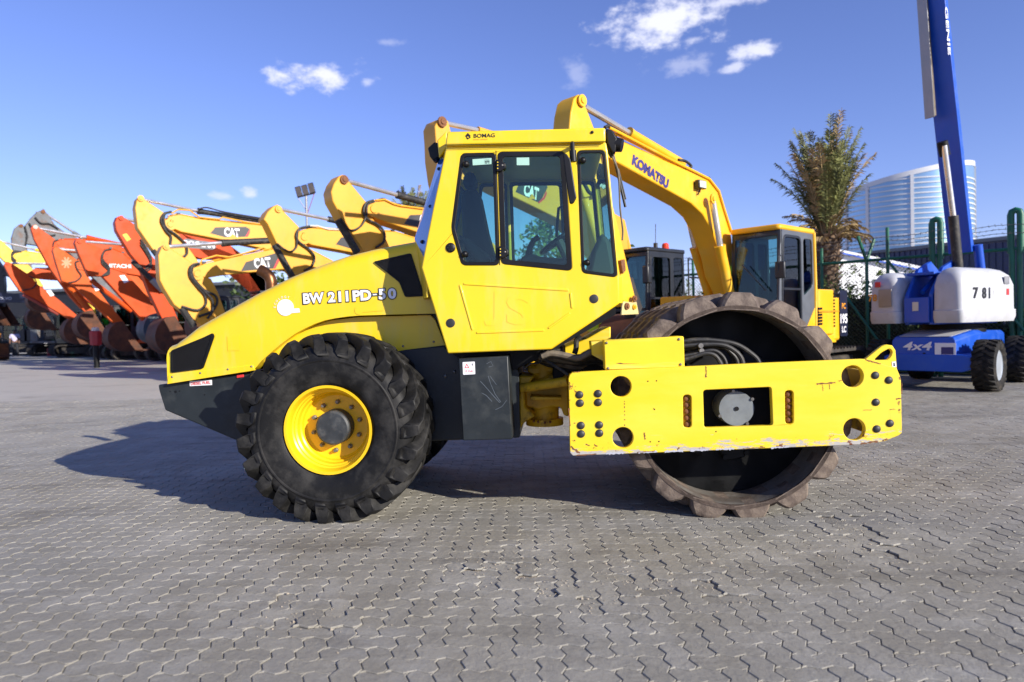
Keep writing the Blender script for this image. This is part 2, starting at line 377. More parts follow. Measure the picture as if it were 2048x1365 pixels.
# ================================================================== ground and paving
def _ground_nodes(t, tc_out, base, dust, dark, b, rnd=None, bumpy=.45):
    def noise(sc, det=6., ro=.6, st=None):
        n = N(t, 'ShaderNodeTexNoise', i={'Scale': sc, 'Detail': det, 'Roughness': ro})
        if st:
            q = N(t, 'ShaderNodeMapping'); q.inputs['Scale'].default_value = st; t.links.new(tc_out, q.inputs[0]); t.links.new(q.outputs[0], n.inputs['Vector'])
        else: t.links.new(tc_out, n.inputs['Vector'])
        return n.outputs['Fac']
    def mix(f, a, bcol):
        x = N(t, 'ShaderNodeMix', data_type='RGBA'); t.links.new(f, x.inputs[0])
        if isinstance(a, tuple): x.inputs[6].default_value = (*a, 1)
        else: t.links.new(a, x.inputs[6])
        if isinstance(bcol, tuple): x.inputs[7].default_value = (*bcol, 1)
        else: t.links.new(bcol, x.inputs[7])
        return x.outputs[2]
    def rng(f, a, bb, hi=1.):
        k = N(t, 'ShaderNodeMapRange', i={'From Min': a, 'From Max': bb, 'To Max': hi}); t.links.new(f, k.inputs['Value']); return k.outputs[0]
    c = mix(rng(noise(.22, 4.), .4, .62), base, (base[0]*.98, base[1]*1.02, base[2]*1.10))
    if rnd is not None:
        hsv = N(t, 'ShaderNodeHueSaturation'); t.links.new(c, hsv.inputs['Color'])
        k = N(t, 'ShaderNodeMapRange', i={'To Min': .93, 'To Max': 1.06}); t.links.new(rnd, k.inputs['Value']); t.links.new(k.outputs[0], hsv.inputs['Value'])
        k2 = N(t, 'ShaderNodeMapRange', i={'To Min': 1.08, 'To Max': .92}); t.links.new(rnd, k2.inputs['Value']); t.links.new(k2.outputs[0], hsv.inputs['Saturation']); c = hsv.outputs[0]
    c = mix(rng(noise(1.7, 9., .70), .48, .70, .75), c, dust)
    sp = N(t, 'ShaderNodeSeparateXYZ'); t.links.new(tc_out, sp.inputs[0])
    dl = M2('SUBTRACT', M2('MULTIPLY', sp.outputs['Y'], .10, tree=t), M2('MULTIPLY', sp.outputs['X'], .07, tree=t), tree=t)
    c = mix(rng(M2('ADD', M2('MULTIPLY', dl, .16, tree=t), noise(.5, 6., .6), tree=t), .58, .92, .75), c, (dust[0]*1.08, dust[1]*1.06, dust[2]*1.02))      # drifted dust, and the far left's brighter light put into the colour
    c = mix(rng(noise(1.1, 9., .72, (.35, 1.3, 1)), .54, .68, .6), c, dark)
    c = mix(rng(noise(9., 9., .75), .56, .74, .55), c, (dust[0]*1.1, dust[1]*1.1, dust[2]*1.08))
    c = mix(rng(noise(6., 9., .75, (.22, 1.2, 1)), .54, .74, .5), c, (base[0]*.62, base[1]*.60, base[2]*.60))
    c = mix(rng(noise(55., 7., .75), .50, .8, .6), c, dark)
    t.links.new(c, b.inputs['Base Color']); b.inputs['Roughness'].default_value = .86; b.inputs['Specular IOR Level'].default_value = .22
    bu = N(t, 'ShaderNodeBump', i={'Strength': bumpy, 'Distance': .006}); t.links.new(noise(130., 6., .7), bu.inputs['Height'])
    bu2 = N(t, 'ShaderNodeBump', i={'Strength': bumpy, 'Distance': .012}); t.links.new(noise(22., 5., .6), bu2.inputs['Height']); t.links.new(bu.outputs[0], bu2.inputs['Normal'])
    t.links.new(bu2.outputs[0], b.inputs['Normal'])
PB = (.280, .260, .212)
def _paver(m, t, b):
    g = N(t, 'ShaderNodeNewGeometry'); oi = N(t, 'ShaderNodeObjectInfo')
    r = M2('FRACT', M2('ADD', g.outputs['Random Per Island'], M2('MULTIPLY', oi.outputs['Random'], 7.31, tree=t), tree=t), tree=t)
    _ground_nodes(t, g.outputs['Position'], PB, (.41, .395, .35), (.10, .09, .075), b, r)
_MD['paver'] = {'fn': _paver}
def _sand(m, t, b):
    g = N(t, 'ShaderNodeNewGeometry'); _ground_nodes(t, g.outputs['Position'], (.36, .30, .22), (.50, .44, .34), (.08, .065, .05), b, None, .5)
_MD['joint_sand'] = {'fn': _sand}
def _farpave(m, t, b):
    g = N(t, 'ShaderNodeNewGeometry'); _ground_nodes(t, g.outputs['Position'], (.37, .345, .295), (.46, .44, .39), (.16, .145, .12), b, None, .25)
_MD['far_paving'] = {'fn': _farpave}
ground = MB().add([(-2500, -300, -.012), (2500, -300, -.012), (2500, 3500, -.012), (-2500, 3500, -.012)], [(0, 1, 2, 3)]).build('ground', 'joint_sand', smooth=0, fix=False)
tag(ground, kind='structure')
trap = [(-4.2, 1.4), (4.2, 1.4), (13.2, 15.2), (-13.2, 15.2)]
yp = MB(); yp.plate([(-90, -20), (90, -20), (90, 140), (-90, 140)], [trap], lambda a, b_, t: (a, b_, t), -.0045, -.010)
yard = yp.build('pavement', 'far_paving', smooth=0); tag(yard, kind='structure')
UN, AMP, GAP = .1125, .0125, .0036
def outline(cells_w, cells_h):
    o = []
    def h(i0, j, rev):
        q = [(i0, j), (i0+.25, j+AMP/UN), (i0+.75, j-AMP/UN)]
        return q
    for i in range(cells_w): o += [(i, 0), (i+.25, AMP/UN), (i+.75, -AMP/UN)]
    for j in range(cells_h): o += [(cells_w, j), (cells_w+AMP/UN, j+.25), (cells_w-AMP/UN, j+.75)]
    for i in range(cells_w, 0, -1): o += [(i, cells_h), (i-.25, cells_h-AMP/UN), (i-.75, cells_h+AMP/UN)]
    for j in range(cells_h, 0, -1): o += [(0, j), (-AMP/UN, j-.25), (AMP/UN, j-.75)]
    return [Vector((x*UN, y*UN)) for x, y in o]
def inset(P, d):
    n = len(P); o = []
    for i in range(n):
        e1 = (P[i]-P[i-1]).normalized(); e2 = (P[(i+1) % n]-P[i]).normalized()
        n1 = Vector((-e1.y, e1.x)); n2 = Vector((-e2.y, e2.x)); b = (n1+n2); b = b/max(.4, b.dot(n1)) if b.length > 1e-6 else n1
        o.append(P[i] + b*d)
    return o
def paver_geo(wc, hc, chamfer):
    c = Vector((wc*UN/2, hc*UN/2)); out = [p - c for p in inset(outline(wc, hc), GAP/2)]
    n = len(out)
    if chamfer:
        top = [p - c for p in inset(outline(wc, hc), GAP/2+.0035)]
        vs = [(p.x, p.y, 0) for p in top] + [(p.x, p.y, -.0032) for p in out] + [(p.x, p.y, -.011) for p in out]
        k = 3
    else:
        vs = [(p.x, p.y, 0) for p in out] + [(p.x, p.y, -.011) for p in out]; k = 2
    fs = [tuple(range(n))]
    for r in range(k-1):
        for i in range(n): a, b = r*n+i, r*n+(i+1) % n; fs.append((a, a+n, b+n, b))
    return vs, fs
GEO = {(w_, c_): paver_geo(*((2, 1) if w_ else (1, 2)), c_) for w_ in (0, 1) for c_ in (0, 1)}
def pmesh(wd):
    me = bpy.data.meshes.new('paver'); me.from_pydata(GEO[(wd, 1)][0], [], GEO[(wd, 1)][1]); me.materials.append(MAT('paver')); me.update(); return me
PM = {1: pmesh(1), 0: pmesh(0)}
grot = radians(1.6); gc, gs = cos(grot), sin(grot)
spots = []
for j in range(10, 150):
    for i in range(-135, 136):
        q = (i - j) % 4
        if q == 0: wd, cx, cy = 1, i+1, j+.5
        elif q == 3: wd, cx, cy = 0, i+.5, j+1
        else: continue
        cx *= UN; cy *= UN
        x, y = cx*gc + cy*gs, -cx*gs + cy*gc
        if y > 15.6 or y < 1.3 or abs(x) > .655*y + 3.3: continue
        spots.append((x, y, wd))
rp_ = random.Random(3)
ROUGH = [(-.1, 4.25, .38), (.25, 3.75, .25), (.75, 3.95, .35), (1.05, 3.7, .25), (2.2, 4.3, .4), (-1.1, 3.6, .35), (2.5, 5.0, .35)]
def jig(x, y):
    k = 1.
    for a, b, r in ROUGH:
        dd = ((x-a)**2 + (y-b)**2)/r**2
        k += 3.2*math.exp(-dd)
    return k
inview = [s for s in spots if s[1] > 2.72 and abs(s[0]) < .752*s[1]+.05]
inview.sort(key=lambda s: s[1]*s[1] + .3*s[0]*s[0]); near = set(inview[:300])
big = MB(); 
for s in spots:
    x, y, wd = s; k = jig(x, y)
    dz = rp_.gauss(0, .0009)*k; tx, ty = rp_.gauss(0, .009)*k, rp_.gauss(0, .008)*k; rz = -grot + rp_.gauss(0, .004)
    if s in near:
        o = bpy.data.objects.new('paver', PM[wd]); COL.objects.link(o); o.parent = ground; o.location = (x, y, dz); o.rotation_euler = (tx, ty, rz)
        continue
    vs, fs = GEO[(wd, 1 if y < 7.5 else 0)]
    c, sn = cos(rz), sin(rz)
    o0 = len(big.v)
    big.v += [(x + c*a - sn*b, y + sn*a + c*b, e + dz + tx*b - ty*a) for a, b, e in vs]
    big.f += [tuple(i+o0 for i in f) for f in fs]
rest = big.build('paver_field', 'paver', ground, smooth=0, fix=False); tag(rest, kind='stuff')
# crumbs of mortar and grit lying on the worn patches
gr = MB(); rg = random.Random(11)
for a, b, r in ROUGH:
    for k in range(110):
        x, y = a + rg.gauss(0, r*.6), b + rg.gauss(0, r*.6)
        s_ = abs(rg.gauss(0, .0035)) + .002
        vs = [(x + s_*dx*rg.uniform(.7, 1.3), y + s_*dy*rg.uniform(.7, 1.3), max(.0, s_*dz*rg.uniform(.6, 1)) - .001) for dx, dy, dz in ((1, 0, 0), (0, 1, 0), (-1, 0, 0), (0, -1, 0), (0, 0, 1.1))]
        gr.add(vs, [(0, 1, 4), (1, 2, 4), (2, 3, 4), (3, 0, 4)])
tag(gr.build('grit', 'joint_sand', smooth=0, fix=False), 'pale grit and mortar crumbs scattered on the worn pavers', 'grit', kind='stuff')
# ================================================================== the soil compactor
PSI = radians(3.5)
_T = ground_at(668, 1047); _Y = Vector((sin(PSI), cos(PSI), 0))
RP = Pl(_T - _Y*.06, -PSI)
roller = empty('soil_compactor', (RP.p.x, RP.p.y, 0), -PSI)
tag(roller, 'yellow single drum padfoot roller with glazed cab parked on the grey pavers', 'road roller')
W = 2.25; YC = W/2; CABY, HOODY, CHY = .25, .58, .63; FY = 1.62      # FY: the cab's far side
def R(k, o, *pts): return [RP.sz(x, y, o) for x, y in Z(k, *pts)]
def R1(k, o, x, y): return RP.sz(*Z(k, (x, y))[0], o)
f_y = lambda a, b, t: (a, t, b)
def P3(k, o, *pts): return [(x, o, z) for x, z in R(k, o, *pts)]
def side_plate(name, m, k, o, t, pts, holes=(), bev=.004, parent=roller, rnd=0, mirror=False, seg=2):
    """plate traced on the machine's side, o its distance from the outer face, t its thickness"""
    out = R(k, o, *pts); hs = [R(k, o, *h) for h in holes]
    if rnd: out = roundpoly(out, rnd)
    ob = MB().plate(out, hs, f_y, o, o+t).build(name, m, parent, bev=bev, seg=seg)
    if mirror: MB().plate(out, hs, f_y, W-o-t, W-o).build(name, m, parent, bev=bev, seg=seg)
    return ob
def disc(k, o, x, y, r, t, name, m, parent=roller, n=20, dome=0):
    (cx, cz) = R1(k, o, x, y); (rx, _) = R1(k, o, x+r, y); rr = abs(rx-cx)
    pr = [(t, rr), (0, rr), (-dome*.55, rr*.82), (-dome, rr*.35), (-dome, 0)] if dome else [(t, rr), (0, rr)]
    return MB().lathe(pr, (cx, o, cz), (0, 1, 0), n).build(name, m, parent, smooth=50)
# ---------------------------------------------------------------- hood
top = Z('p', (343, 691), (350, 684), (366, 673), (393, 652), (442, 625), (510, 588), (577, 554.5), (622, 536.5), (687, 513), (740, 500), (784, 491), (837, 481.5), (876, 476))
botl = Z('4', (108, 955), (640, 875), (690, 815), (740, 770), (800, 718), (850, 680), (900, 645), (960, 612), (1030, 580), (1100, 557), (1200, 540), (1300, 532), (1500, 526), (1740, 520), (1790, 519))
def lerp(L, x):
    if x <= L[0][0]: return L[0][1]
    for (a, b), (c, d) in zip(L, L[1:]):
        if a <= x <= c: return b + (d-b)*(x-a)/(c-a)
    return L[-1][1]
xs = sorted(set([343, 347, 351, 358, 366, 380, 393, 415, 442, 475, 500, 508, 515, 523, 531, 540, 551, 562, 575, 590, 608, 630, 650, 670, 695, 720, 745, 784, 810, 837, 876]))
rings = []
for i, x in enumerate(xs):
    xb = x if i else 335
    bx, bz = RP.sz(xb, lerp(botl, xb), HOODY); tx, tz = RP.sz(x, lerp(top, x), HOODY+.08)
    tx = bx if i else tx
    r = min(.11, .35*(tz-bz)); half = [(.70, bz+.0), (HOODY, bz), (HOODY, bz+.35*(tz-bz)), (HOODY, tz-r)]
    for kk in range(1, 6): a = pi/2*kk/5; half.append((HOODY + r*(1-cos(a))*1.25, tz - r + r*sin(a)))
    half.append((YC, tz+.025))
    ring = [(bx + (tx-bx)*((z-bz)/(tz-bz)), y, z) for y, z in half]
    ring += [(q[0], W-q[1], q[2]) for q in reversed(ring[:-1])]
    rings.append(ring)
hood = MB().loft(rings).build('hood', 'roller_yellow', roller, smooth=32)
side_plate('fender_panel', 'roller_yellow', '4', .665, .02, [(700, 815), (760, 750), (850, 690), (960, 618), (1100, 565), (1300, 540), (1740, 528), (1770, 560), (1858, 785), (1590, 752), (1300, 800), (1000, 900), (800, 900)], mirror=True)
side_plate('hood_flange', 'roller_yellow', '4', HOODY-.006, .03, [(106, 958), (113, 905), (640, 838), (648, 872)], bev=.003)
for x, y in ((137, 913), (312, 889), (483, 866), (629, 848)): disc('4', HOODY-.006, x, y, 7, .004, 'screw', 'bolt_steel', hood, 8, .006)
for x, y in ((1570, 722), (1760, 695)): disc('4', .665, x, y, 8, .004, 'screw', 'bolt_steel', hood, 8, .006)
# rear grille, with perforated steel in front of a black sheet painted as the engine bay's shade
def grille(pts, inner):
    g = side_plate('grille', 'black_steel', '4', HOODY-.014, .014, pts, [inner], bev=.002, parent=hood)
    o = R('4', HOODY-.004, *inner)
    MB().plate(o, [], f_y, HOODY-.0125, HOODY-.0115).build('perforated_sheet', 'grille_mesh', g, smooth=0)
    MB().plate(o, [], f_y, HOODY-.0030, HOODY-.0020).build('bay_shade_sheet', 'black_plastic', g, smooth=0)
grille(roundpoly([(128, 750), (330, 668), (388, 640), (398, 660), (328, 862), (128, 888)], 14), roundpoly([(142, 758), (335, 680), (380, 660), (318, 850), (142, 874)], 8))
grille(roundpoly([(1384, 198), (1618, 144), (1702, 412), (1582, 418), (1546, 326)], 14), roundpoly([(1410, 206), (1608, 160), (1682, 398), (1592, 404), (1560, 318)], 8))
# lettering on the hood
def txt(s, name, m, k, o, c, d, hpx, parent=roller, bold=.02, wpx=None, shear=0, spacing=1.):
    """c = centre in the zoom window k, d = a second point giving the reading direction, hpx = cap height there"""
    a = Vector((0, 0, 0)); p0 = RP.sz(*Z(k, c)[0], o); p1 = RP.sz(*Z(k, d)[0], o); ph = RP.sz(*Z(k, (c[0], c[1]-hpx))[0], o)
    ux = Vector((p1[0]-p0[0], 0, p1[1]-p0[1])); sz_ = ph[1]-p0[1]
    wd = None
    if wpx: q = RP.sz(*Z(k, (c[0]+wpx, c[1]))[0], o); wd = q[0]-p0[0]
    return text(s, name, m, parent, (p0[0], o, p0[1]), ux, (0, 0, 1), sz_, bold, shear, wd, spacing=spacing)
for part, cx, wd in (('BW', 1015, 130), ('2', 1127, 46), ('11', 1200, 62), ('PD', 1315, 116), ('-', 1395, 26), ('5', 1440, 44), ('0', 1502, 50)):
    cy = 411 + (1240-cx)*.058
    hh = 9 if part == '-' else 66
    txt(part, 'model_lettering', 'black_vinyl', '4', HOODY-.004, (cx, cy), (cx+100, cy-6), hh+11, hood, .075, wd+11)
    txt(part, 'model_lettering', 'white_vinyl', '4', HOODY-.0065, (cx, cy), (cx+100, cy-6), hh, hood, .045, wd)
eco = R('4', HOODY-.005, *(circ(840, 482, 52, 28)))
MB().plate(eco, [], f_y, HOODY-.005, HOODY-.003).build('ecology_emblem', 'white_vinyl', hood, smooth=0)
MB().plate(R('4', HOODY-.0048, (850, 524), (888, 516), (930, 513), (926, 487), (885, 489), (850, 470)), [], f_y, HOODY-.0048, HOODY-.003).build('emblem_tail', 'white_vinyl', hood, smooth=0)
for i, ch in enumerate('ECOLOGY'):
    a = radians(178 - i*17.5); cx, cy = 840 + 66*cos(a), 482 - 66*sin(a)
    txt(ch, 'emblem_letter', 'white_vinyl', '4', HOODY-.004, (cx, cy), (cx + 30*sin(a), cy + 30*cos(a)), 13, hood, .01)
MB().plate(R('4', HOODY-.004, (478, 662), (554, 656), (558, 748), (482, 752)), [], f_y, HOODY-.004, HOODY-.003).build('ghost_patch', 'ghost_vinyl', hood, smooth=0)
MB().plate(R('4', HOODY-.004, *(circ(1296, 500, 27, 16))), [], f_y, HOODY-.004, HOODY-.003).build('ghost_patch', 'ghost_vinyl', hood, smooth=0)
MB().plate(R('4', HOODY-.0042, (1318, 488), (1450, 478), (1450, 502), (1318, 512)), [], f_y, HOODY-.0042, HOODY-.003).build('ghost_patch', 'ghost_vinyl', hood, smooth=0)
# exhaust
ex = [P3('4', YC+.25, (x, y))[0] for x, y in ((752, 420), (752, 360), (750, 318), (735, 285), (705, 262), (680, 250))]
MB().tube(spline(ex, 4), .055, 14, False).build('exhaust_pipe', 'copper_pipe', roller)
MB().tube(spline(ex, 4), .049, 14, False).build('exhaust_bore', 'black_steel', roller)
# ---------------------------------------------------------------- chassis
chs = R('p', CHY, (316, 770), (510, 744), (650, 730), (812, 700), (900, 690), (1005, 696), (1034, 716), (1040, 876), (885, 882), (700, 885), (490, 889), (330, 821), (318, 782))
MB().plate(chs, [], f_y, CHY, W-CHY).build('chassis', 'anthracite', roller, bev=.012)
side_plate('fuel_label', 'white_vinyl', '4', CHY-.003, .003, [(246, 940), (384, 931), (385, 963), (247, 970)], bev=0)
txt('DIESEL FUEL', 'fuel_lettering', 'red_vinyl', '4', CHY-.0045, (315, 951), (415, 943), 17, roller, .02, 122)
side_plate('reflector', 'red_vinyl', '4', CHY-.012, .012, [(538, 902), (580, 896), (580, 914), (538, 920)], bev=.002)
for x, y, r in ((158, 1005, 8), (125, 1003, 4), (183, 1000, 4), (338, 1024, 4)): disc('4', CHY-.002, x, y, r, .002, 'bolt_hole', 'black_plastic', roller, 10)
for x, y in ((184, 512), (268, 474)): disc('a', CHY-.004, x, y, 17, .004, 'bolt', 'bolt_steel', roller, 12, .012)
bx = side_plate('battery_box', 'anthracite', 'a', .22, .38, [(305, 355), (755, 330), (795, 1088), (345, 1100)], bev=.008)
side_plate('box_bracket', 'anthracite', 'a', .60, .03, [(700, 340), (770, 350), (855, 480), (866, 1060), (790, 1072)])
side_plate('warning_label', 'white_vinyl', 'a', .2175, .0015, [(342, 386), (453, 380), (458, 495), (347, 501)], parent=bx, bev=0, rnd=.006)
tri = R('a', .2165, (380, 398), (403, 438), (359, 440)); tri2 = R('a', .2165, (380.5, 410), (394, 433), (368, 434))
MB().plate(tri, [tri2], f_y, .2165, .2172).build('warning_triangle', 'red_vinyl', bx, smooth=0)
MB().plate(R('a', .2165, (430, 398), (438, 397), (432, 408), (439, 408), (427, 424), (430, 412), (424, 412)), [], f_y, .2165, .2172).build('lightning_mark', 'black_vinyl', bx, smooth=0)
txt('12 Volt', 'warning_lettering', 'red_vinyl', 'a', .2170, (401, 467), (501, 464), 18, bx, .0, 72)
under = side_plate('underbody', 'black_steel', 'a', .55, 1.1, [(165, 250), (1090, 270), (1230, 272), (1100, 330), (800, 462), (765, 340), (300, 345)], bev=.006)
# ---------------------------------------------------------------- cab
f5 = lambda o, *p: R('5', o, *p)
out5 = [(174, 172), (1064, 152), (1074, 205), (1137, 905), (1141, 1050), (762, 1306), (182, 1330), (35, 850), (100, 520)]
W1 = [(260, 217), (447, 216), (466, 836), (264, 836), (206, 630)]
W2 = [(464, 209), (830, 206), (872, 866), (484, 828)]
W3 = [(906, 201), (1055, 199), (1124, 903), (933, 878)]
cabp = R('5', CABY, *out5); WS = [R('5', CABY, *q) for q in (W1, W2, W3)]; WH = [roundpoly(q, .035, 5) for q in WS]
cab = MB().plate(cabp, WH, f_y, CABY, CABY+.05).build('cab', 'roller_yellow', roller, bev=.012, seg=3)
hi = lambda q: [(x, z + (.045 if z > 2.4 else 0)) for x, z in q]; WF = [hi(q) for q in WS]
MB().plate(cabp, [roundpoly(q, .035, 5) for q in WF], f_y, FY-.05, FY).build('far_side_panel', 'roller_yellow', cab, bev=.006)
def shrink(pts, d):
    P = [Vector(p) for p in pts]; A = sum(P[i-1].x*P[i].y - P[i].x*P[i-1].y for i in range(len(P)))
    if A < 0: P = P[::-1]
    return [(v.x, v.y) for v in inset(P, d)]
def pane(nm, hole, m, fr=.03, y0=CABY, far=False):
    o = roundpoly(shrink(hole, -.004), .037, 5); i = roundpoly(shrink(hole, fr), .03, 5)
    s_ = (lambda t: FY+CABY-t) if far else (lambda t: t)
    fm = MB().plate(o, [i], f_y, s_(y0-.006), s_(y0+.012)).build('window_frame', 'black_plastic', cab, bev=.003)
    MB().plate(roundpoly(shrink(hole, .004), .03, 5), [], f_y, s_(y0+.003), s_(y0+.008)).build('pane', 'cab_glass', fm, smooth=0)
    return fm
fr1 = pane('w', WS[0], 'cab_glass', .022); fr2 = pane('w', WS[1], 'cab_glass', .034); fr3 = pane('w', WS[2], 'cab_glass', .018)
for q in WF: pane('w', q, 'cab_glass', .03, far=True)
# heated rear-side glass lines and stickers
def onglass(pts, m, name, par, o=CABY-.001): return MB().plate(R('5', o, *pts), [], f_y, o, o+.001).build(name, m, par, smooth=0)
onglass([(320, 248), (426, 241), (426, 275), (322, 282)], 'mint_label', 'glass_sticker', fr1)
onglass([(566, 239), (636, 238), (637, 281), (567, 281)], 'mint_label', 'glass_sticker', fr2)
for i, y in enumerate((253, 262, 270)): txt(('P-4MAG', '---', 'AL 4')[i], 'sticker_lettering', 'black_vinyl', '5', CABY-.002, (402, y), (450, y-1), 6, fr1, .0, 26)
# door seam, hinges, handles and plugs
side_plate('door_seam', 'black_steel', '5', CABY-.0012, .0012, [(449, 200), (453, 200), (474, 838), (470, 838)], bev=0, parent=cab)
for x, y in ((478, 285), (493, 768)):
    h = side_plate('hinge', 'black_plastic', '5', CABY-.035, .03, [(x-26, y-36), (x-6, y-36), (x+26, y-14), (x+27, y+10), (x, y+30), (x-26, y+30)], bev=.006, parent=cab)
    disc('5', CABY-.036, x+8, y-4, 6, .003, 'hinge_bolt', 'bolt_steel', h, 8, .003)
    for dy in (-20, -4, 14): disc('5', CABY-.036, x-18, y+dy, 4, .002, 'hinge_bolt', 'roller_yellow', h, 6, .002)
for x, y in ((283, 274), (277, 776), (935, 254), (958, 823)): disc('5', CABY-.012, x, y, 18, .012, 'glass_knob', 'black_plastic', cab, 14, .022)
for x, y in ((198, 1160), (997, 1025)): disc('5', CABY-.004, x, y, 25, .004, 'rubber_plug', 'black_cap', cab, 20, .004)
v = disc('5', CABY-.006, 198, 740, 27, .006, 'cab_vent', 'black_plastic', cab, 22, .010)
for k in range(6):
    a = k*pi/3; disc('5', CABY-.017, 198+15*cos(a), 740+15*sin(a), 3, .002, 'vent_hole', 'hub_grey', v, 6)
# pressed panel lines in the door
for a, b in (((250, 946), (322, 1200)), ((270, 941), (856, 977)), ((342, 1214), (720, 1200)), ((742, 1190), (864, 1104)), ((876, 1078), (866, 992))):
    p = R('5', CABY-.001, a, b); d = Vector((p[1][0]-p[0][0], p[1][1]-p[0][1])).normalized(); nn = Vector((-d.y, d.x))*.009
    q = [(p[0][0]+nn.x, p[0][1]+nn.y), (p[0][0]-nn.x, p[0][1]-nn.y), (p[1][0]-nn.x, p[1][1]-nn.y), (p[1][0]+nn.x, p[1][1]+nn.y)]
    MB().plate(roundpoly(q, .007, 2), [], f_y, CABY-.006, CABY+.002).build('pressed_bead', 'roller_yellow', cab, bev=.005)
txt('J', 'ghost_letter', 'ghost_vinyl', '5', CABY-.0008, (440, 1080), (540, 1080), 190, cab, .02, 110); txt('S', 'ghost_letter', 'ghost_vinyl', '5', CABY-.0008, (575, 1085), (675, 1085), 170, cab, .02, 130)
# roof
rf = R('5', .21, (176, 99), (186, 93), (1060, 71), (1062, 150), (168, 170))
roof = MB().plate(rf, [], f_y, .21, FY+.04).build('roof', 'roller_yellow', cab, bev=.014, seg=3)
side_plate('roof_seam', 'black_steel', '5', .2085, .002, [(168, 168), (1062, 148.5), (1062, 151.5), (168, 171)], bev=0, parent=cab)
disc('5', .205, 987, 97, 9, .006, 'roof_bolt', 'black_plastic', roof, 10, .008)
txt('BOMAG', 'brand_lettering', 'black_vinyl', '5', .2085, (386, 116), (486, 113), 22, roof, .012, 118)
txt('FAYAT GROUP', 'brand_small_lettering', 'red_vinyl', '5', .2085, (365, 138), (465, 136), 6, roof, .0, 78)
for pts in ([(294, 101), (311, 118), (303, 126), (286, 110)], [(279, 118), (289, 108), (297, 116), (287, 126)], [(297, 130), (306, 122), (311, 127), (293, 138), (284, 128), (290, 124)]):
    MB().plate(R('5', .208, *pts), [], f_y, .208, .2095).build('brand_mark', 'black_vinyl', roof, smooth=0)
# windscreen, rear corners, rear wall, floor
def strip(name, m, a, b, parent=cab, t=.006):
    """flat panel between the near edge line a (two points) and b"""
    a = [Vector(q) for q in a]; b = [Vector(q) for q in b]; n = (a[1]-a[0]).cross(b[0]-a[0]).normalized()*t
    vs = [a[0], a[1], b[1], b[0]]; vs += [v_ + n for v_ in vs]
    return MB().add(vs, [(0, 1, 2, 3), (7, 6, 5, 4), (0, 4, 5, 1), (1, 5, 6, 2), (2, 6, 7, 3), (3, 7, 4, 0)]).build(name, m, parent, smooth=0)
fr = R('5', CABY, (1066, 200), (1134, 903), (1139, 1048))
strip('windscreen', 'cab_glass', [(fr[0][0], CABY+.055, fr[0][1]), (fr[1][0], CABY+.055, fr[1][1])], [(fr[0][0], FY-.055, fr[0][1]), (fr[1][0], FY-.055, fr[1][1])])
strip('front_panel', 'roller_yellow', [(fr[1][0], CABY+.05, fr[1][1]), (fr[2][0], CABY+.05, fr[2][1])], [(fr[1][0], FY-.05, fr[1][1]), (fr[2][0], FY-.05, fr[2][1])], t=.03)
re_ = R('5', CABY, (172, 178), (38, 840), (182, 1325)); bk = R('p', .66, (883, 300), (829, 478), (842, 545))
for far in (0, 1):
    s_ = (lambda y: FY+CABY-y) if far else (lambda y: y)
    a0, a1 = (re_[0][0], s_(CABY+.02), re_[0][1]), (re_[1][0], s_(CABY+.02), re_[1][1])
    tz = re_[0][1]; b0 = (bk[0][0], s_(.66), bk[0][1]); b1 = (bk[1][0], s_(.66), bk[1][1])
    L = lambda p, q, t: tuple(p[i] + (q[i]-p[i])*t for i in range(3))
    strip('rear_corner_frame', 'roller_yellow', [a0, L(a0, a1, .1)], [(b0[0]+.01, b0[1], tz), L(b0, b1, .06)], t=.012)
    strip('rear_corner_glass', 'rear_glass', [L(a0, a1, .1), L(a0, a1, .93)], [L(b0, b1, .06), b1])
    strip('rear_corner_foot', 'roller_yellow', [L(a0, a1, .93), (re_[1][0]+.03, s_(CABY+.02), re_[1][1]-.25)], [b1, (b1[0]+.05, s_(.66), re_[1][1]-.25)], t=.012)
    if not far:
        for t in (.12, .52, .9):
            c = L(L(a0, a1, .1), L(a0, a1, .93), t); d = L(L(b0, b1, .06), b1, t); p = L(c, d, .32)
            MB().lathe([(0, .018), (-.02, .012), (-.02, 0)], p, (.6, .8, 0), 10).build('glass_knob', 'black_plastic', cab)
bzt, bzb = bk[0][1], bk[1][1]
strip('rear_window', 'cab_glass', [(bk[0][0], .67, bzt), (bk[1][0], .67, bzb)], [(bk[0][0], FY-.42, bzt), (bk[1][0], FY-.42, bzb)])
MB().bb(bk[1][0], re_[2][0]+.05, .7, FY-.2, re_[2][1]+.1, bzb-.01).build('rear_wall', 'anthracite', cab)
fl = R('5', CABY+.06, (190, 1290), (740, 1270), (1100, 1030), (1060, 1010), (730, 1230), (180, 1250))
MB().plate(fl, [], f_y, CABY+.06, FY-.06).build('cab_floor', 'interior_grey', cab)
under2 = R('5', CABY+.06, (1118, 1066), (1118, 1112), (900, 1236), (800, 1296), (766, 1304))
MB().plate(under2, [], f_y, CABY+.06, FY-.06).build('cab_underside', 'black_steel', cab)
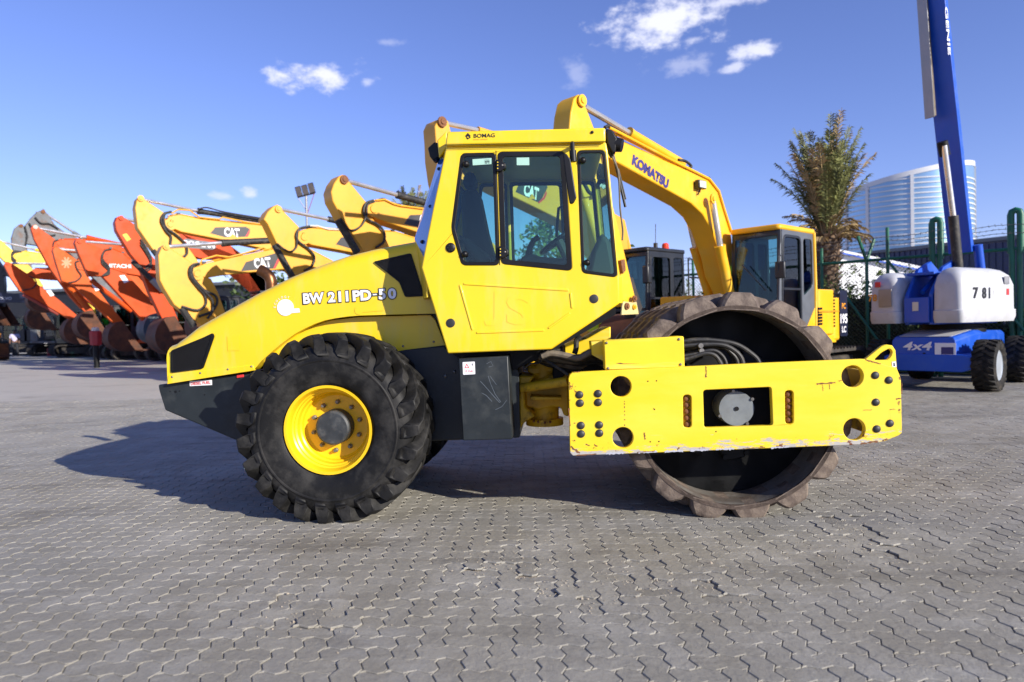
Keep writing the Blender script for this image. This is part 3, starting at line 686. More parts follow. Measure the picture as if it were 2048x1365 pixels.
# lamps
lh = R('5', .30, (1062, 74), (1100, 84), (1128, 130), (1118, 212), (1098, 214), (1070, 160))
lamp = MB().plate(lh, [], f_y, .30, .48).build('front_lamp_housing', 'black_plastic', cab, bev=.012)
MB().lathe([(0, .0), (0, .06), (.07, .052), (.08, 0)], (R1('5', .39, 1125, 165)[0]-.03, .36, R1('5', .39, 1120, 170)[1]), (1, -.3, -.25), 16).build('front_lamp', 'black_plastic', cab, bev=0)
MB().plate(lh, [], f_y, FY-.2, FY-.02).build('front_lamp_housing', 'black_plastic', cab, bev=.012)
rl = R('5', .55, (70, 185), (108, 150), (132, 158), (135, 235), (100, 255), (82, 232))
MB().plate(rl, [], f_y, .55, .68).build('rear_lamp', 'black_plastic', cab, bev=.01)
rp2 = R('5', .5, (128, 150), (182, 98), (186, 190), (140, 250))
MB().plate(rp2, [], f_y, .45, FY-.2).build('roof_rear_fairing', 'roller_yellow', cab, bev=.01)
# mirror and wiper
mt = P3('5', .12, (876, 158), (878, 200), (882, 262))
mi = MB().tube([(mt[0][0], .24, mt[0][2]), (mt[0][0], .14, mt[0][2]+.005), mt[0], mt[1], mt[2]], .016, 10).build('mirror_arm', 'black_plastic', cab)
MB().tube([mt[1], (mt[2][0], mt[2][1], mt[2][2])], .026, 12).build('mirror_clamp', 'black_plastic', mi)
mp_ = R('5', .09, (824, 222), (832, 214), (846, 222), (866, 250), (892, 420), (900, 462), (884, 492), (870, 499), (860, 490), (836, 330))
MB().plate(mp_, [], f_y, .075, .11).build('mirror_head', 'black_plastic', mi, bev=.014, seg=3)
wp = P3('5', .30, (1082, 225), (1108, 330), (1128, 420), (1150, 515))
MB().tube([(a+.03, b, c) for a, b, c in wp], .011, 6).build('wiper_arm', 'black_plastic', cab)
MB().tube([(a+.045, b+.02, c) for a, b, c in P3('5', .30, (1100, 300), (1142, 470))], .008, 6).build('wiper_blade', 'black_plastic', cab)
MB().tube(spline([(a+.02, b, c) for a, b, c in P3('5', .28, (1085, 235), (1118, 330), (1128, 520), (1142, 640), (1140, 700))], 5), .008, 6).build('washer_hose', 'hose_wrap', cab)
# inside the cab
def inbox(name, m, k, pts, y0, y1, bev=.02, parent=cab): return MB().plate(R(k, y0, *pts), [], f_y, y0, y1).build(name, m, parent, bev=bev)
seat = inbox('seat_back', 'seat_cloth', '5', [(250, 420), (345, 400), (395, 640), (450, 830), (290, 850), (262, 700)], .72, 1.15, .05)
inbox('seat_cushion', 'seat_cloth', '5', [(270, 850), (300, 790), (430, 770), (520, 830), (520, 930), (280, 940)], .66, 1.2, .05)
inbox('headrest', 'seat_cloth', '5', [(262, 400), (268, 320), (330, 310), (340, 395)], .82, 1.05, .04)
inbox('seat_armrest', 'interior_grey', '5', [(240, 665), (300, 690), (400, 770), (425, 812), (360, 830), (250, 700)], .52, .62, .03)
inbox('side_console', 'interior_grey', '5', [(560, 830), (600, 790), (640, 770), (700, 790), (840, 800), (850, 1000), (560, 1000)], .5, .75, .02)
lv = P3('5', .62, (632, 800), (640, 740), (660, 700), (690, 680))
MB().tube(lv, [.035, .025, .022, .026], 10).build('gear_lever', 'black_plastic', cab)
MB().lathe([(0, .07), (.03, .06), (.05, .065), (.08, .05), (.12, .04)], (lv[0][0], .62, lv[0][2]-.1), (0, 0, 1), 14).build('lever_boot', 'black_plastic', cab)
sw = R1('5', .95, 800, 700); st = MB()
ax = Vector((-.55, 0, .83)).normalized(); e1 = Vector((0, 1, 0)); e2 = ax.cross(e1)
st.tube([Vector((sw[0], .95, sw[1])) + (e1*cos(2*pi*k/28) + e2*sin(2*pi*k/28))*.19 for k in range(29)], .015, 8)
for a in (0, 2.1, 4.2): st.tube([Vector((sw[0], .95, sw[1])), Vector((sw[0], .95, sw[1])) + (e1*cos(a) + e2*sin(a))*.19], .012, 6)
st.build('steering_wheel', 'black_plastic', cab)
MB().tube([(sw[0], .95, sw[1]), (sw[0]+.22, .95, sw[1]-.5)], .04, 10).build('steering_column', 'interior_grey', cab)
inbox('dashboard', 'interior_grey', '5', [(960, 880), (985, 760), (1040, 650), (1090, 700), (1118, 860), (1115, 990), (960, 1000)], .65, 1.25, .04)
gh = P3('5', .34, (822, 510), (800, 520), (793, 600), (788, 680)); MB().tube(gh, .012, 8).build('grab_handle', 'black_plastic', cab)
# ---------------------------------------------------------------- wheels
cx_ = RP.sz(657, 864, .08)[0]; TR = .752; WS_ = TR/.802; cz_ = .722
def wheel_set(y_mid, rot):
    hub = MB().lathe([(-.17, 0), (-.17, .128), (-.16, .143), (-.03, .15), (-.03, .16), (.05, .16), (.05, 0)], (0, 0, 0), (0, 1, 0), 32).build('wheel', 'hub_grey', roller, smooth=30)
    hub.location = (cx_, y_mid, cz_); hub.scale = (WS_, 1, WS_); hub.rotation_euler = (0, 0, rot*pi)
    rim = MB().lathe([(-.265, 0.3626), (-.27, 0.3700), (-.268, 0.3469), (-.245, 0.3348), (-.20, 0.3311), (-.19, 0.3191), (-.16, 0.3191), (-.15, 0.3053), (-.10, 0.3006), (-.09, 0.2886), (-.05, 0.2821), (-.035, 0.2636), (-.033, 0.1110), (.26, 0.1110), (.26, 0.3700)], (0, 0, 0), (0, 1, 0), 64, False, False).build('rim', 'rim_yellow', hub, smooth=28)
    nut = None
    for k in range(10):
        a = 2*pi*k/10 + .25
        if nut is None: nut = MB().lathe([(0, .021), (-.022, .021), (-.03, .014), (-.045, .013), (-.045, 0)], (0, 0, 0), (0, 1, 0), 6).build('wheel_nut', 'bolt_steel', hub, smooth=0)
        else: nut = copy(nut)
        nut.location = (.208*cos(a), -.033, .208*sin(a))
    t = MB(); prof = [(-.24, .368), (-.268, .40), (-.286, .48), (-.296, .57), (-.288, .63), (-.262, .675), (-.22, .700), (-.12, .714), (0, .718)]
    prof += [(-h, r) for h, r in reversed(prof[:-1])]
    t.lathe(prof, (0, 0, 0), (0, 1, 0), 96, False, False)
    t.lathe([(-.2955, .565), (-.3005, .575), (-.299, .588), (-.294, .592)], (0, 0, 0), (0, 1, 0), 96, False, False)
    NL = 23
    for side in (-1, 1):
        for k in range(NL):
            th0 = 2*pi*(k + (.5 if side > 0 else 0))/NL
            st_ = [(-.282, .59, .635, -.075, .044, .028), (-.300, .62, .705, -.045, .052, .036), (-.297, .65, .766, -.012, .056, .041), (-.24, .70, .797, .045, .054, .041), (-.16, .72, .80, .13, .052, .038), (-.08, .73, .802, .225, .050, .036), (.0, .735, .802, .315, .048, .034), (.028, .735, .795, .345, .046, .032)]
            rg_ = []
            for dy, rb, rt, dth, wb, wt in st_:
                y = -side*dy*-1 if side < 0 else -dy
                y = dy if side < 0 else -dy
                ring = []
                for rr, ww, sg in ((rb, wb, -1), (rt, wt, -1), (rt, wt, 1), (rb, wb, 1)):
                    th = th0 + dth + sg*ww*.95/rr
                    ring.append((rr*cos(th), y, rr*sin(th)))
                rg_.append(ring)
            t.loft(rg_, True, True)
    zf = -cz_/WS_ + .001      # the loaded tyre is pressed flat on the ground
    cr, sr = cos(rot*.13), sin(rot*.13)
    t.v = [(x*1., y, z) if (-x*sr*0 + z) > zf else (x, y, zf) for x, y, z in t.v]
    ty = t.build('tyre', 'rubber', hub, smooth=40, bev=.006, seg=1)
    return hub
wheel_set(.335, 0); wheel_set(W-.335, 1)
MB().tube([(cx_, .5, cz_), (cx_, W-.5, cz_)], .13, 16).build('axle', 'black_steel', roller)
# ---------------------------------------------------------------- drum
DX, DZ = R1('b', .12, 960, 699); DR = R1('b', .12, 960, 140)[1] - DZ; print('drum', DX, DZ, DR, 'wheel', cx_)
drum = MB().lathe([(0, DR), (2.02, DR), (2.02, DR-.032), (0, DR-.032)], (0, 0, 0), (0, 1, 0), 96, True).build('drum', 'drum_shell', roller, smooth=40)
drum.location = (DX, .115, DZ)
ins = MB(); n_ = 96
ins.v = [((DR-.0335)*cos(2*pi*k/n_), y, (DR-.0335)*sin(2*pi*k/n_)) for y in (.02, .46) for k in range(n_)]; ins.f = [(k, (k+1) % n_, n_+(k+1) % n_, n_+k) for k in range(n_)]
ins.build('drum_inner_wall', 'drum_inside', drum, fix=False)
MB().lathe([(.40, DR-.03), (.40, .0)], (0, 0, 0), (0, 1, 0), 48).build('drum_end_plate', 'black_steel', drum)
flange = circ(0, 0, .40, 40); fl2 = []
for k, (a, b) in enumerate(circ(0, 0, 1, 72)):
    r = .47 if (k % 9) in (0, 1, 2, 3, 4) else .40; fl2.append((a*r, b*r))
MB().plate(fl2, [circ(0, 0, .16, 24)], f_y, .36, .395).build('bearing_flange', 'black_steel', drum, bev=.01)
for k in range(16):
    a = 2*pi*k/16; b_ = MB().lathe([(0, .022), (-.02, .022), (-.02, 0)], (.44*cos(a), .36, .44*sin(a)), (0, 1, 0), 6).build('flange_bolt', 'black_steel', drum, smooth=0)
PH = .100
def pad_mesh():
    m = MB(); h = PH
    def ring(z, lx, ly, c): return [(x, y, z) for x, y in ((-lx, -ly+c), (-lx+c, -ly), (lx-c, -ly), (lx, -ly+c), (lx, ly-c), (lx-c, ly), (-lx+c, ly), (-lx, ly-c))]
    m.loft([ring(-.035, .152, .106, .02), ring(h*.30, .130, .097, .022), ring(h*.84, .096, .084, .022), ring(h, .080, .072, .022)], True, True)
    return m.mesh('pad', 'drum_steel', 24)
pm = pad_mesh()
for row in range(10):
    for k in range(15):
        a = 2*pi*(k + (.5 if row % 2 else 0))/15 + radians(86)
        o = bpy.data.objects.new('pad', pm); COL.objects.link(o); o.parent = drum
        o.matrix_local = Matrix.Translation((DR*cos(a), .105 + row*.2011, DR*sin(a))) @ Matrix(((-sin(a), 0, cos(a), 0), (0, 1, 0, 0), (cos(a), 0, sin(a), 0), (0, 0, 0, 1)))
# drum drive motor and its bracket
mc = R1('b', .10, 962, 703)
mot = MB().lathe([(0, 0), (0, .128), (.02, .132), (.30, .132)], (mc[0], .09, mc[1]), (0, 1, 0), 36).build('drive_motor', 'motor_grey', roller, smooth=30)
MB().lathe([(-.008, 0), (-.008, .016), (0, .016)], (mc[0], .09, mc[1]), (0, 1, 0), 12).build('centre_bolt', 'black_steel', mot)
for a in (1.75, .55, -.98, -2.75):
    MB().lathe([(-.012, 0), (-.012, .012), (.02, .014)], (mc[0]+.135*cos(a), .09, mc[1]+.135*sin(a)), (0, 1, 0), 8).build('motor_bolt', 'bolt_steel', mot)
MB().bb(mc[0]-.36, mc[0]+.36, .30, .38, mc[1]-.19, mc[1]+.19).build('motor_bracket', 'black_steel', roller)
# ---------------------------------------------------------------- drum frame
def _wornpaint(m, t, b):
    # chipped yellow paint: bare primer and rust along the lower edge and in scratches
    tc = N(t, 'ShaderNodeTexCoord'); sp = N(t, 'ShaderNodeSeparateXYZ'); t.links.new(tc.outputs['Object'], sp.inputs[0])
    def noise(sc, st=None, det=8., ro=.65):
        n = N(t, 'ShaderNodeTexNoise', i={'Scale': sc, 'Detail': det, 'Roughness': ro})
        if st: q = N(t, 'ShaderNodeMapping'); q.inputs['Scale'].default_value = st; t.links.new(tc.outputs['Object'], q.inputs[0]); t.links.new(q.outputs[0], n.inputs['Vector'])
        else: t.links.new(tc.outputs['Object'], n.inputs['Vector'])
        return n.outputs['Fac']
    def rng(f, a, bb, hi=1.):
        k = N(t, 'ShaderNodeMapRange', i={'From Min': a, 'From Max': bb, 'To Max': hi}); t.links.new(f, k.inputs['Value']); return k.outputs[0]
    def mix(f, a, c):
        x = N(t, 'ShaderNodeMix', data_type='RGBA'); t.links.new(f, x.inputs[0])
        if isinstance(a, tuple): x.inputs[6].default_value = (*a, 1)
        else: t.links.new(a, x.inputs[6])
        x.inputs[7].default_value = (*c, 1); return x.outputs[2]
    c = mix(rng(noise(2.2, (.4, 1, 1.6)), .42, .68, .8), (.87, .60, .012), (.84, .66, .06))
    c = mix(rng(noise(5., (.5, 1, 9.)), .62, .70, .30), c, (.84, .74, .36))
    zl = M2('ADD', sp.outputs['Z'], M2('MULTIPLY', sp.outputs['X'], -.028, tree=t), tree=t)      # height above the sloping lower edge
    x0, zb = R1('b', 0, 70, 962); zl0 = zb - .028*x0
    low = rng(zl, zl0+.20, zl0, 1.)
    chip = rng(M2('ADD', noise(9., (.35, 1, 1.8), 10., .72), M2('MULTIPLY', low, .23, tree=t), tree=t), .70, .735)
    c = mix(chip, c, (.44, .42, .38))
    lft = rng(sp.outputs['X'], x0+.16, x0-.02, 1.)
    rgt = rng(sp.outputs['X'], R1('b', 0, 1790, 600)[0], R1('b', 0, 1868, 600)[0], 1.)
    edge = M2('MAXIMUM', M2('MAXIMUM', M2('MULTIPLY', lft, .17, tree=t), M2('MULTIPLY', rgt, .16, tree=t), tree=t), M2('MULTIPLY', low, .16, tree=t), tree=t)
    ru = rng(M2('ADD', noise(13., None, 10., .72), edge, tree=t), .715, .75)
    c = mix(ru, c, (.17, .05, .018))
    scr = rng(noise(7., (.16, 1, 6.), 9., .7), .735, .755)
    c = mix(scr, c, (.22, .07, .02))
    drip = M2('MULTIPLY', rng(noise(11., (1., 1, .10), 5., .6), .66, .74, .45), rng(noise(2.3), .50, .62), tree=t)
    c = mix(drip, c, (.62, .22, .02))
    t.links.new(c, b.inputs['Base Color']); b.inputs['Roughness'].default_value = .48
    bu = N(t, 'ShaderNodeBump', i={'Strength': .25, 'Distance': .004}); t.links.new(chip, bu.inputs['Height']); bu.invert = True; t.links.new(bu.outputs[0], b.inputs['Normal'])
_MD['worn_yellow'] = {'fn': _wornpaint}
pl = [(46, 540), (52, 520), (68, 506), (238, 497), (700, 474), (1100, 455), (1660, 433), (1755, 458), (1838, 480), (1862, 540), (1868, 835), (1850, 850), (1770, 884), (1690, 897), (1640, 901), (70, 962), (54, 945)]
slot = lambda x0, x1, y0, y1: roundpoly([(x0, y0), (x1, y0), (x1+2, y1), (x0+2, y1)], 21, 5)
holes = [circ(332, 583, 57, 32), circ(343, 862, 57, 32), circ(1597, 528, 60, 32), circ(1607, 817, 60, 32), slot(671, 717, 628, 808), slot(1228, 1274, 604, 788), roundpoly([(781, 602), (1154, 585), (1163, 796), (787, 809)], 16, 3)]
frm = side_plate('drum_frame', 'worn_yellow', 'b', 0, .055, pl, holes, bev=.006)
def farplate(k, pts, holes_):
    out = R(k, 0, *pts); hs_ = [R(k, 0, *h) for h in holes_]; MB().plate(out, hs_, f_y, W-.055, W).build('far_frame_plate', 'frame_yellow', frm)
farplate('b', pl, holes[:4] + holes[6:])
eye = side_plate('lifting_eye', 'worn_yellow', 'b', .012, .035, [(1664, 436), (1758, 362), (1785, 354), (1815, 359), (1832, 385), (1840, 482), (1755, 462)], [roundpoly([(1712, 440), (1757, 396), (1800, 374), (1816, 392), (1810, 415), (1790, 438)], 16, 4)], bev=.006, parent=frm)
side_plate('lifting_label', 'white_vinyl', 'b', .009, .002, [(1812, 448), (1834, 446), (1838, 476), (1814, 478)], bev=0, parent=frm)
txt('S', 'label_lettering', 'black_vinyl', 'b', .0085, (1825, 463), (1850, 462), 18, frm, .03)
for i, (x, y) in enumerate(((106, 628), (207, 622), (109, 674), (208, 670), (114, 796), (214, 793), (115, 842), (215, 838), (1722, 522), (1796, 548), (1725, 669), (1730, 815), (1802, 784))):
    disc('b', -.002, x, y, 22, .004, 'bolt_cap', 'black_cap', frm, 18, .012)
for i in range(5):
    disc('b', .030, 690 + i*1.2, 650 + i*35, 17, .04, 'frame_bolt', 'rust_bolt', frm, 6, .012)
    disc('b', .030, 1245 + i*1.2, 625 + i*35, 17, .04, 'frame_bolt', 'rust_bolt', frm, 6, .012)
for x0, x1, y0, y1 in ((668, 722, 624, 812), (1224, 1280, 600, 794)):
    side_plate('bolt_strip', 'joint_yellow', 'b', .0555, .02, [(x0, y0), (x1, y0), (x1, y1), (x0, y1)], bev=0, parent=frm)
for x, y in ((480, 554), (527, 552), (493, 885), (540, 883), (516, 708), (852, 829)): disc('b', -.0012, x, y, 4, .001, 'drill_hole', 'black_plastic', frm, 8)
# cross members at both ends
ra = R('b', .056, (56, 545), (120, 540), (160, 870), (80, 880)); MB().plate(ra, [], f_y, .056, W-.056).build('rear_cross_member', 'joint_yellow', frm, bev=.01)
fa = R('b', .056, (1700, 500), (1850, 520), (1856, 800), (1760, 850), (1700, 850)); MB().plate(fa, [], f_y, .056, W-.056).build('front_cross_member', 'joint_yellow', frm, bev=.01)
for yy in (.08, W-.20): MB().plate(R('b', .3, (1480, 455), (1700, 452), (1700, 470), (1480, 474)), [], f_y, yy, yy+.12).build('scraper_bar', 'joint_yellow', frm)
# hose box and hoses
hb = side_plate('hose_cover', 'frame_yellow', 'b', .05, .20, [(240, 332), (672, 308), (676, 318), (681, 475), (246, 493)], bev=.006)
side_plate('hose_cover_side', 'frame_yellow', 'b', .26, .30, [(168, 338), (300, 328), (300, 480), (175, 410)], bev=.006)
for x, y in ((254, 345), (650, 325), (263, 484), (658, 463)): disc('b', .048, x, y, 8, .003, 'cover_bolt', 'bolt_steel', hb, 8, .008)
side_plate('rust_streak', 'rust_bolt', 'b', .0492, .001, [(305, 456), (330, 453), (345, 457), (440, 459), (330, 461)], bev=0, parent=hb)
for i, (pts, o, r) in enumerate((([(660, 338), (760, 328), (860, 333), (960, 352), (1040, 400), (1085, 450), (1095, 540)], .16, .019), ([(660, 362), (760, 355), (880, 355), (950, 385), (990, 430), (1005, 500), (1008, 560)], .13, .019),
        ([(660, 385), (770, 362), (880, 362), (930, 395), (965, 440), (975, 520)], .20, .017), ([(660, 405), (760, 390), (830, 380), (900, 372), (935, 410), (950, 470), (955, 540)], .24, .015),
        ([(660, 418), (740, 405), (820, 385), (870, 400), (905, 450), (910, 540)], .11, .014), ([(660, 440), (720, 425), (790, 402), (840, 410), (868, 440), (880, 470), (880, 530)], .09, .017))):
    MB().tube(spline(P3('b', o, *pts), 5), r, 10).build('hydraulic_hose', 'hose', roller)
for x, y in ((770, 360), (775, 388)): disc('b', .09, x, y, 14, .05, 'hose_clamp', 'bolt_steel', roller, 10)
# ---------------------------------------------------------------- articulation joint
cast = MB(); JY = .92
cast.plate(R('a', JY, (862, 500), (1000, 505), (930, 600), (912, 640), (915, 780), (1010, 860), (900, 925), (872, 985), (862, 900)), [], f_y, JY-.12, W-JY+.12)
cast.plate(R('a', JY, (905, 640), (1000, 560), (1160, 500), (1310, 480), (1310, 890), (1265, 880), (1235, 800), (1150, 800), (1040, 830), (915, 800)), [], f_y, JY+.05, W-JY-.05)
jt = cast.build('articulation_joint', 'joint_yellow', roller, bev=.02)
c0 = R1('a', JY, 1085, 880); MB().lathe([(-.10, .15), (-.10, .17), (-.04, .17), (-.04, .13), (.42, .13), (.42, .17), (.47, .17), (.47, .05)], (c0[0], YC, c0[1]), (0, 0, 1), 24).build('joint_bearing', 'joint_yellow', jt, smooth=30)
MB().plate(R('a', JY-.15, (955, 698), (1245, 704), (1240, 730), (960, 732)), [], f_y, JY-.15, JY+.1).build('joint_rib', 'joint_yellow', jt, bev=.008)
for i, (x, y) in enumerate(((1030, 930), (1090, 938), (1140, 932), (990, 925))): disc('a', JY, x, y, 12, .03, 'joint_bolt', 'rust_bolt', jt, 6, .01)
side_plate('joint_tower', 'joint_yellow', 'a', 1.0, .3, [(930, 470), (960, 365), (1170, 360), (1165, 480), (980, 500)], bev=.012, parent=jt)
side_plate('front_deck', 'frame_yellow', 'a', .75, .9, [(1270, 250), (1480, 170), (1600, 100), (1690, 60), (1690, 200), (1640, 230), (1500, 330), (1270, 330)], bev=.01)
side_plate('deck_underside', 'black_steel', 'a', .8, .6, [(1180, 330), (1640, 300), (1640, 470), (1310, 480), (1170, 580), (1160, 480)], bev=.01)
rgx = random.Random(5)
for i in range(9):
    o = .35 + .07*i; y0 = 300 + 14*i
    pts = [(1060 - 8*i, 330 + 3*i), (1150, y0 + rgx.uniform(-8, 14)), (1290, y0 + 25 + rgx.uniform(-12, 8)), (1400, y0 + 45 + rgx.uniform(-16, 6)), (1520, y0 - 10 + 14*(i % 3)), (1640, 275 + 22*i)]
    MB().tube(spline(P3('a', o, *pts), 5), .021 if i % 3 else .026, 9).build('hydraulic_hose', 'hose' if i % 3 else 'hose_wrap', roller)
for i, (pts, r) in enumerate((([(1070, 340), (1150, 400), (1230, 450), (1300, 500)], .012), ([(905, 445), (960, 400), (1030, 395), (1060, 370)], .006), ([(1080, 300), (1140, 285), (1230, 290)], .03), ([(1420, 150), (1380, 190), (1375, 260), (1360, 310)], .022))):
    MB().tube(spline(P3('a', .5, *pts), 5), r, 8).build('hydraulic_hose', 'hose', roller)
MB().tube([P3('a', .7, (880, 620))[0], P3('a', .55, (1300, 560))[0]], .04, 12).build('steering_cylinder', 'joint_yellow', roller)

# rust runs and chips on the drum frame, scuffs on the battery box
rr_ = random.Random(31)
def blot(k, o, pts, m, name, par, t=.0006):
    """irregular flat mark following a line of points with half-widths"""
    L, Rr = [], []
    for i, (x, y, w_) in enumerate(pts):
        a = pts[max(0, i-1)]; b = pts[min(len(pts)-1, i+1)]; d = Vector((b[0]-a[0], b[1]-a[1])).normalized(); n = Vector((-d.y, d.x))
        j1, j2 = rr_.uniform(.5, 1.3)*w_, rr_.uniform(.5, 1.3)*w_
        L.append((x+n.x*j1, y+n.y*j1)); Rr.append((x-n.x*j2, y-n.y*j2))
    MB().plate(R(k, o, *(L + Rr[::-1])), [], f_y, o, o+t).build(name, m, par, 0)
def run(x0, y0, x1, y1, w_, n=9): return [(x0+(x1-x0)*i/n + rr_.uniform(-2, 2), y0+(y1-y0)*i/n + rr_.uniform(-2, 2), w_*rr_.uniform(.4, 1.2)) for i in range(n+1)]
for x0, y0, x1, y1, w_ in ((797, 474, 797, 531, 5), (1400, 569, 1502, 563, 5), (1432, 566, 1436, 606, 2), (1470, 566, 1474, 598, 2), (1520, 553, 1545, 549, 2), (458, 834, 466, 872, 5), (140, 898, 162, 906, 4), (188, 902, 204, 908, 4), (640, 926, 652, 918, 4), (1655, 712, 1705, 711, 2), (1800, 708, 1830, 706, 2), (1835, 650, 1862, 648, 4),
                           (60, 912, 110, 948, 6), (52, 560, 55, 600, 3), (50, 700, 54, 800, 4), (1640, 897, 1735, 882, 6), (1760, 880, 1790, 868, 4), (1668, 436, 1752, 460, 4), (1866, 560, 1867, 620, 3), (70, 507, 110, 503, 3), (90, 958, 200, 952, 3), (420, 941, 520, 936, 3), (1000, 921, 1120, 915, 2), (512, 702, 516, 712, 2)):
    blot('b', -.0012, run(x0, y0, x1, y1, w_), 'rust_bolt', 'rust_mark', frm)
for yy in (660, 675, 692, 715, 735, 760, 790): blot('b', -.0012, run(352, yy, 353, yy+7, 2.5, 3), 'rust_bolt', 'rust_mark', frm)
for x0, y0, w_ in ((760, 930, 6), (900, 924, 7), (300, 947, 6), (1200, 915, 5), (620, 936, 7), (480, 941, 6)): blot('b', -.0011, run(x0-50, y0+2.5, x0+50, y0-2.5, w_, 14), 'grey_vinyl', 'bare_patch', frm)
defmat('scuff', (.10, .12, .14), .6)
for pts in (((505, 560), (560, 620), (620, 690), (680, 755)), ((575, 510), (600, 590), (640, 680), (690, 750)), ((590, 510), (650, 590)), ((515, 665), (560, 690), (610, 745)), ((640, 820), (700, 790), (745, 730)), ((560, 400), (600, 380), (620, 420), (580, 430))):
    blot('a', .2185, [(x, y, 2.2) for x, y in pts], 'scuff', 'scuff_mark', bx)
# ================================================================== the row of parked excavators
HEAD = radians(42)
def track_mesh():
    """closed crawler belt with grouser ribs, one connected strip"""
    L, r = 1.55, .44; path = []
    n = 20
    for k in range(n): path.append((-L + 2*L*k/n, 2*r))
    for k in range(12): a = pi/2 - pi*k/12; path.append((L + r*cos(a), r + r*sin(a)))
    for k in range(n): path.append((L - 2*L*k/n, 0))
    for k in range(12): a = -pi/2 - pi*k/12; path.append((-L + r*cos(a), r + r*sin(a)))
    m = len(path); o = []
    for i, (x, z) in enumerate(path):
        a, b = path[i-1], path[(i+1) % m]; t = Vector((b[0]-a[0], b[1]-a[1])).normalized(); nn = Vector((-t.y, t.x))
        mid = Vector((x, z))
        for d, h in ((-.032, 0), (-.02, .03), (.02, .03), (.032, 0)): q = mid + t*d + nn*(h - .03); o.append((q.x, q.y))
    inner = [(x*.93, r + (z-r)*.8) for x, z in path]
    return MB().plate(o, [inner[::-1]], lambda a, b, t: (a, t, b), -.29, .29)
TRK = track_mesh().mesh('track', 'track_steel', 0)
def part(root, rz, mb, name, m, bev=0., parent=None, smooth=35):
    o = mb.build(name, m, parent or root, smooth, bev=bev)
    if parent is None: o.rotation_euler = (0, 0, rz)
    return o
def fxz(a, b, t): return (a, t, b)
def fyz(a, b, t): return (t, a, b)
def cab_parts(root, rz, pil, sidem, roofm, gl, x0=.35, x1=1.9, y0=.42, y1=1.38, z0=1.15, z1=3.12):
    sp = [(x0, z0), (x1-.12, z0), (x1, z0+.55), (x1-.10, z1), (x0+.05, z1)]
    dw = roundpoly([(x0+.62, z0+.16), (x1-.17, z0+.16), (x1-.12, z0+.6), (x1-.20, z1-.14), (x0+.62, z1-.14)], .10, 4)
    rw = roundpoly([(x0+.10, z0+.95), (x0+.48, z0+.75), (x0+.48, z1-.14), (x0+.12, z1-.14)], .08, 4)
    o = part(root, rz, MB().plate(sp, [dw, rw], fxz, y1-.05, y1), 'cab', sidem, .012)
    MB().plate(sp, [dw, rw], fxz, y0, y0+.05).build('cab_side', pil, o)
    for y in (y1-.02, y0+.02):
        MB().plate(shrink(dw, -.004), [], fxz, y-.004, y+.004).build('door_pane', gl, o, 0); MB().plate(shrink(rw, -.004), [], fxz, y-.004, y+.004).build('rear_side_pane', gl, o, 0)
    MB().plate(shrink(dw, -.035), [shrink(dw, .012)], fxz, y1-.001, y1+.012).build('door_frame', pil, o, bev=.004)
    MB().bb(x0+.64, x1-.16, y1-.008, y1+.010, z0+.86, z0+.90).build('door_bar', pil, o)
    fw = [(y0+.07, .35), (y1-.07, .35), (y1-.07, 1.84), (y0+.07, 1.84)]; fo = [(y0, .10), (y1, .10), (y1, 1.97), (y0, 1.97)]
    fx = lambda h: x1 - .12 + .12*min(h, .55)/.55 if h < .55 else x1 - .10*(h-.55)/1.42
    f3 = lambda a, b, t: (fx(b)+t, a, z0+b)
    MB().plate(fo, [fw], f3, -.04, .012).build('windscreen_frame', pil, o, bev=.006)
    MB().plate(fw, [], f3, -.02, -.012).build('windscreen', gl, o, 0)
    MB().bb(x1-.04, x1+.008, y0+.05, y1-.05, z0+.60, z0+.66).build('windscreen_bar', pil, o)
    MB().bb(x0, x0+.04, y0+.05, y1-.05, z0, z0+1.0).build('cab_back', pil, o)
    MB().plate(rrect(x0-.02, y0-.02, x1-.02, y1+.02, .09), [], lambda a, b, t: (a, b, t), z1-.03, z1+.07).build('cab_roof', roofm, o, bev=.03)
    MB().bb(x0+.15, x0+.40, y0+.22, y1-.22, z0+.35, z0+1.35).build('operator_seat', 'seat_cloth', o, bev=.06)
    MB().bb(x0+.15, x0+.75, y0+.2, y1-.2, z0+.2, z0+.48).build('seat_cushion', 'seat_cloth', o, bev=.05)
    MB().bb(x0+.6, x0+.85, y0+.08, y0+.2, z0+.2, z0+.75).build('control_console', 'interior_grey', o, bev=.03)
    MB().tube([(x0+1.0, y1-.28, z0+.1), (x0+.95, y1-.28, z0+.7), (x0+.93, y1-.28, z0+.82)], [.02, .02, .03], 8).build('joystick', 'black_plastic', o)
    return o
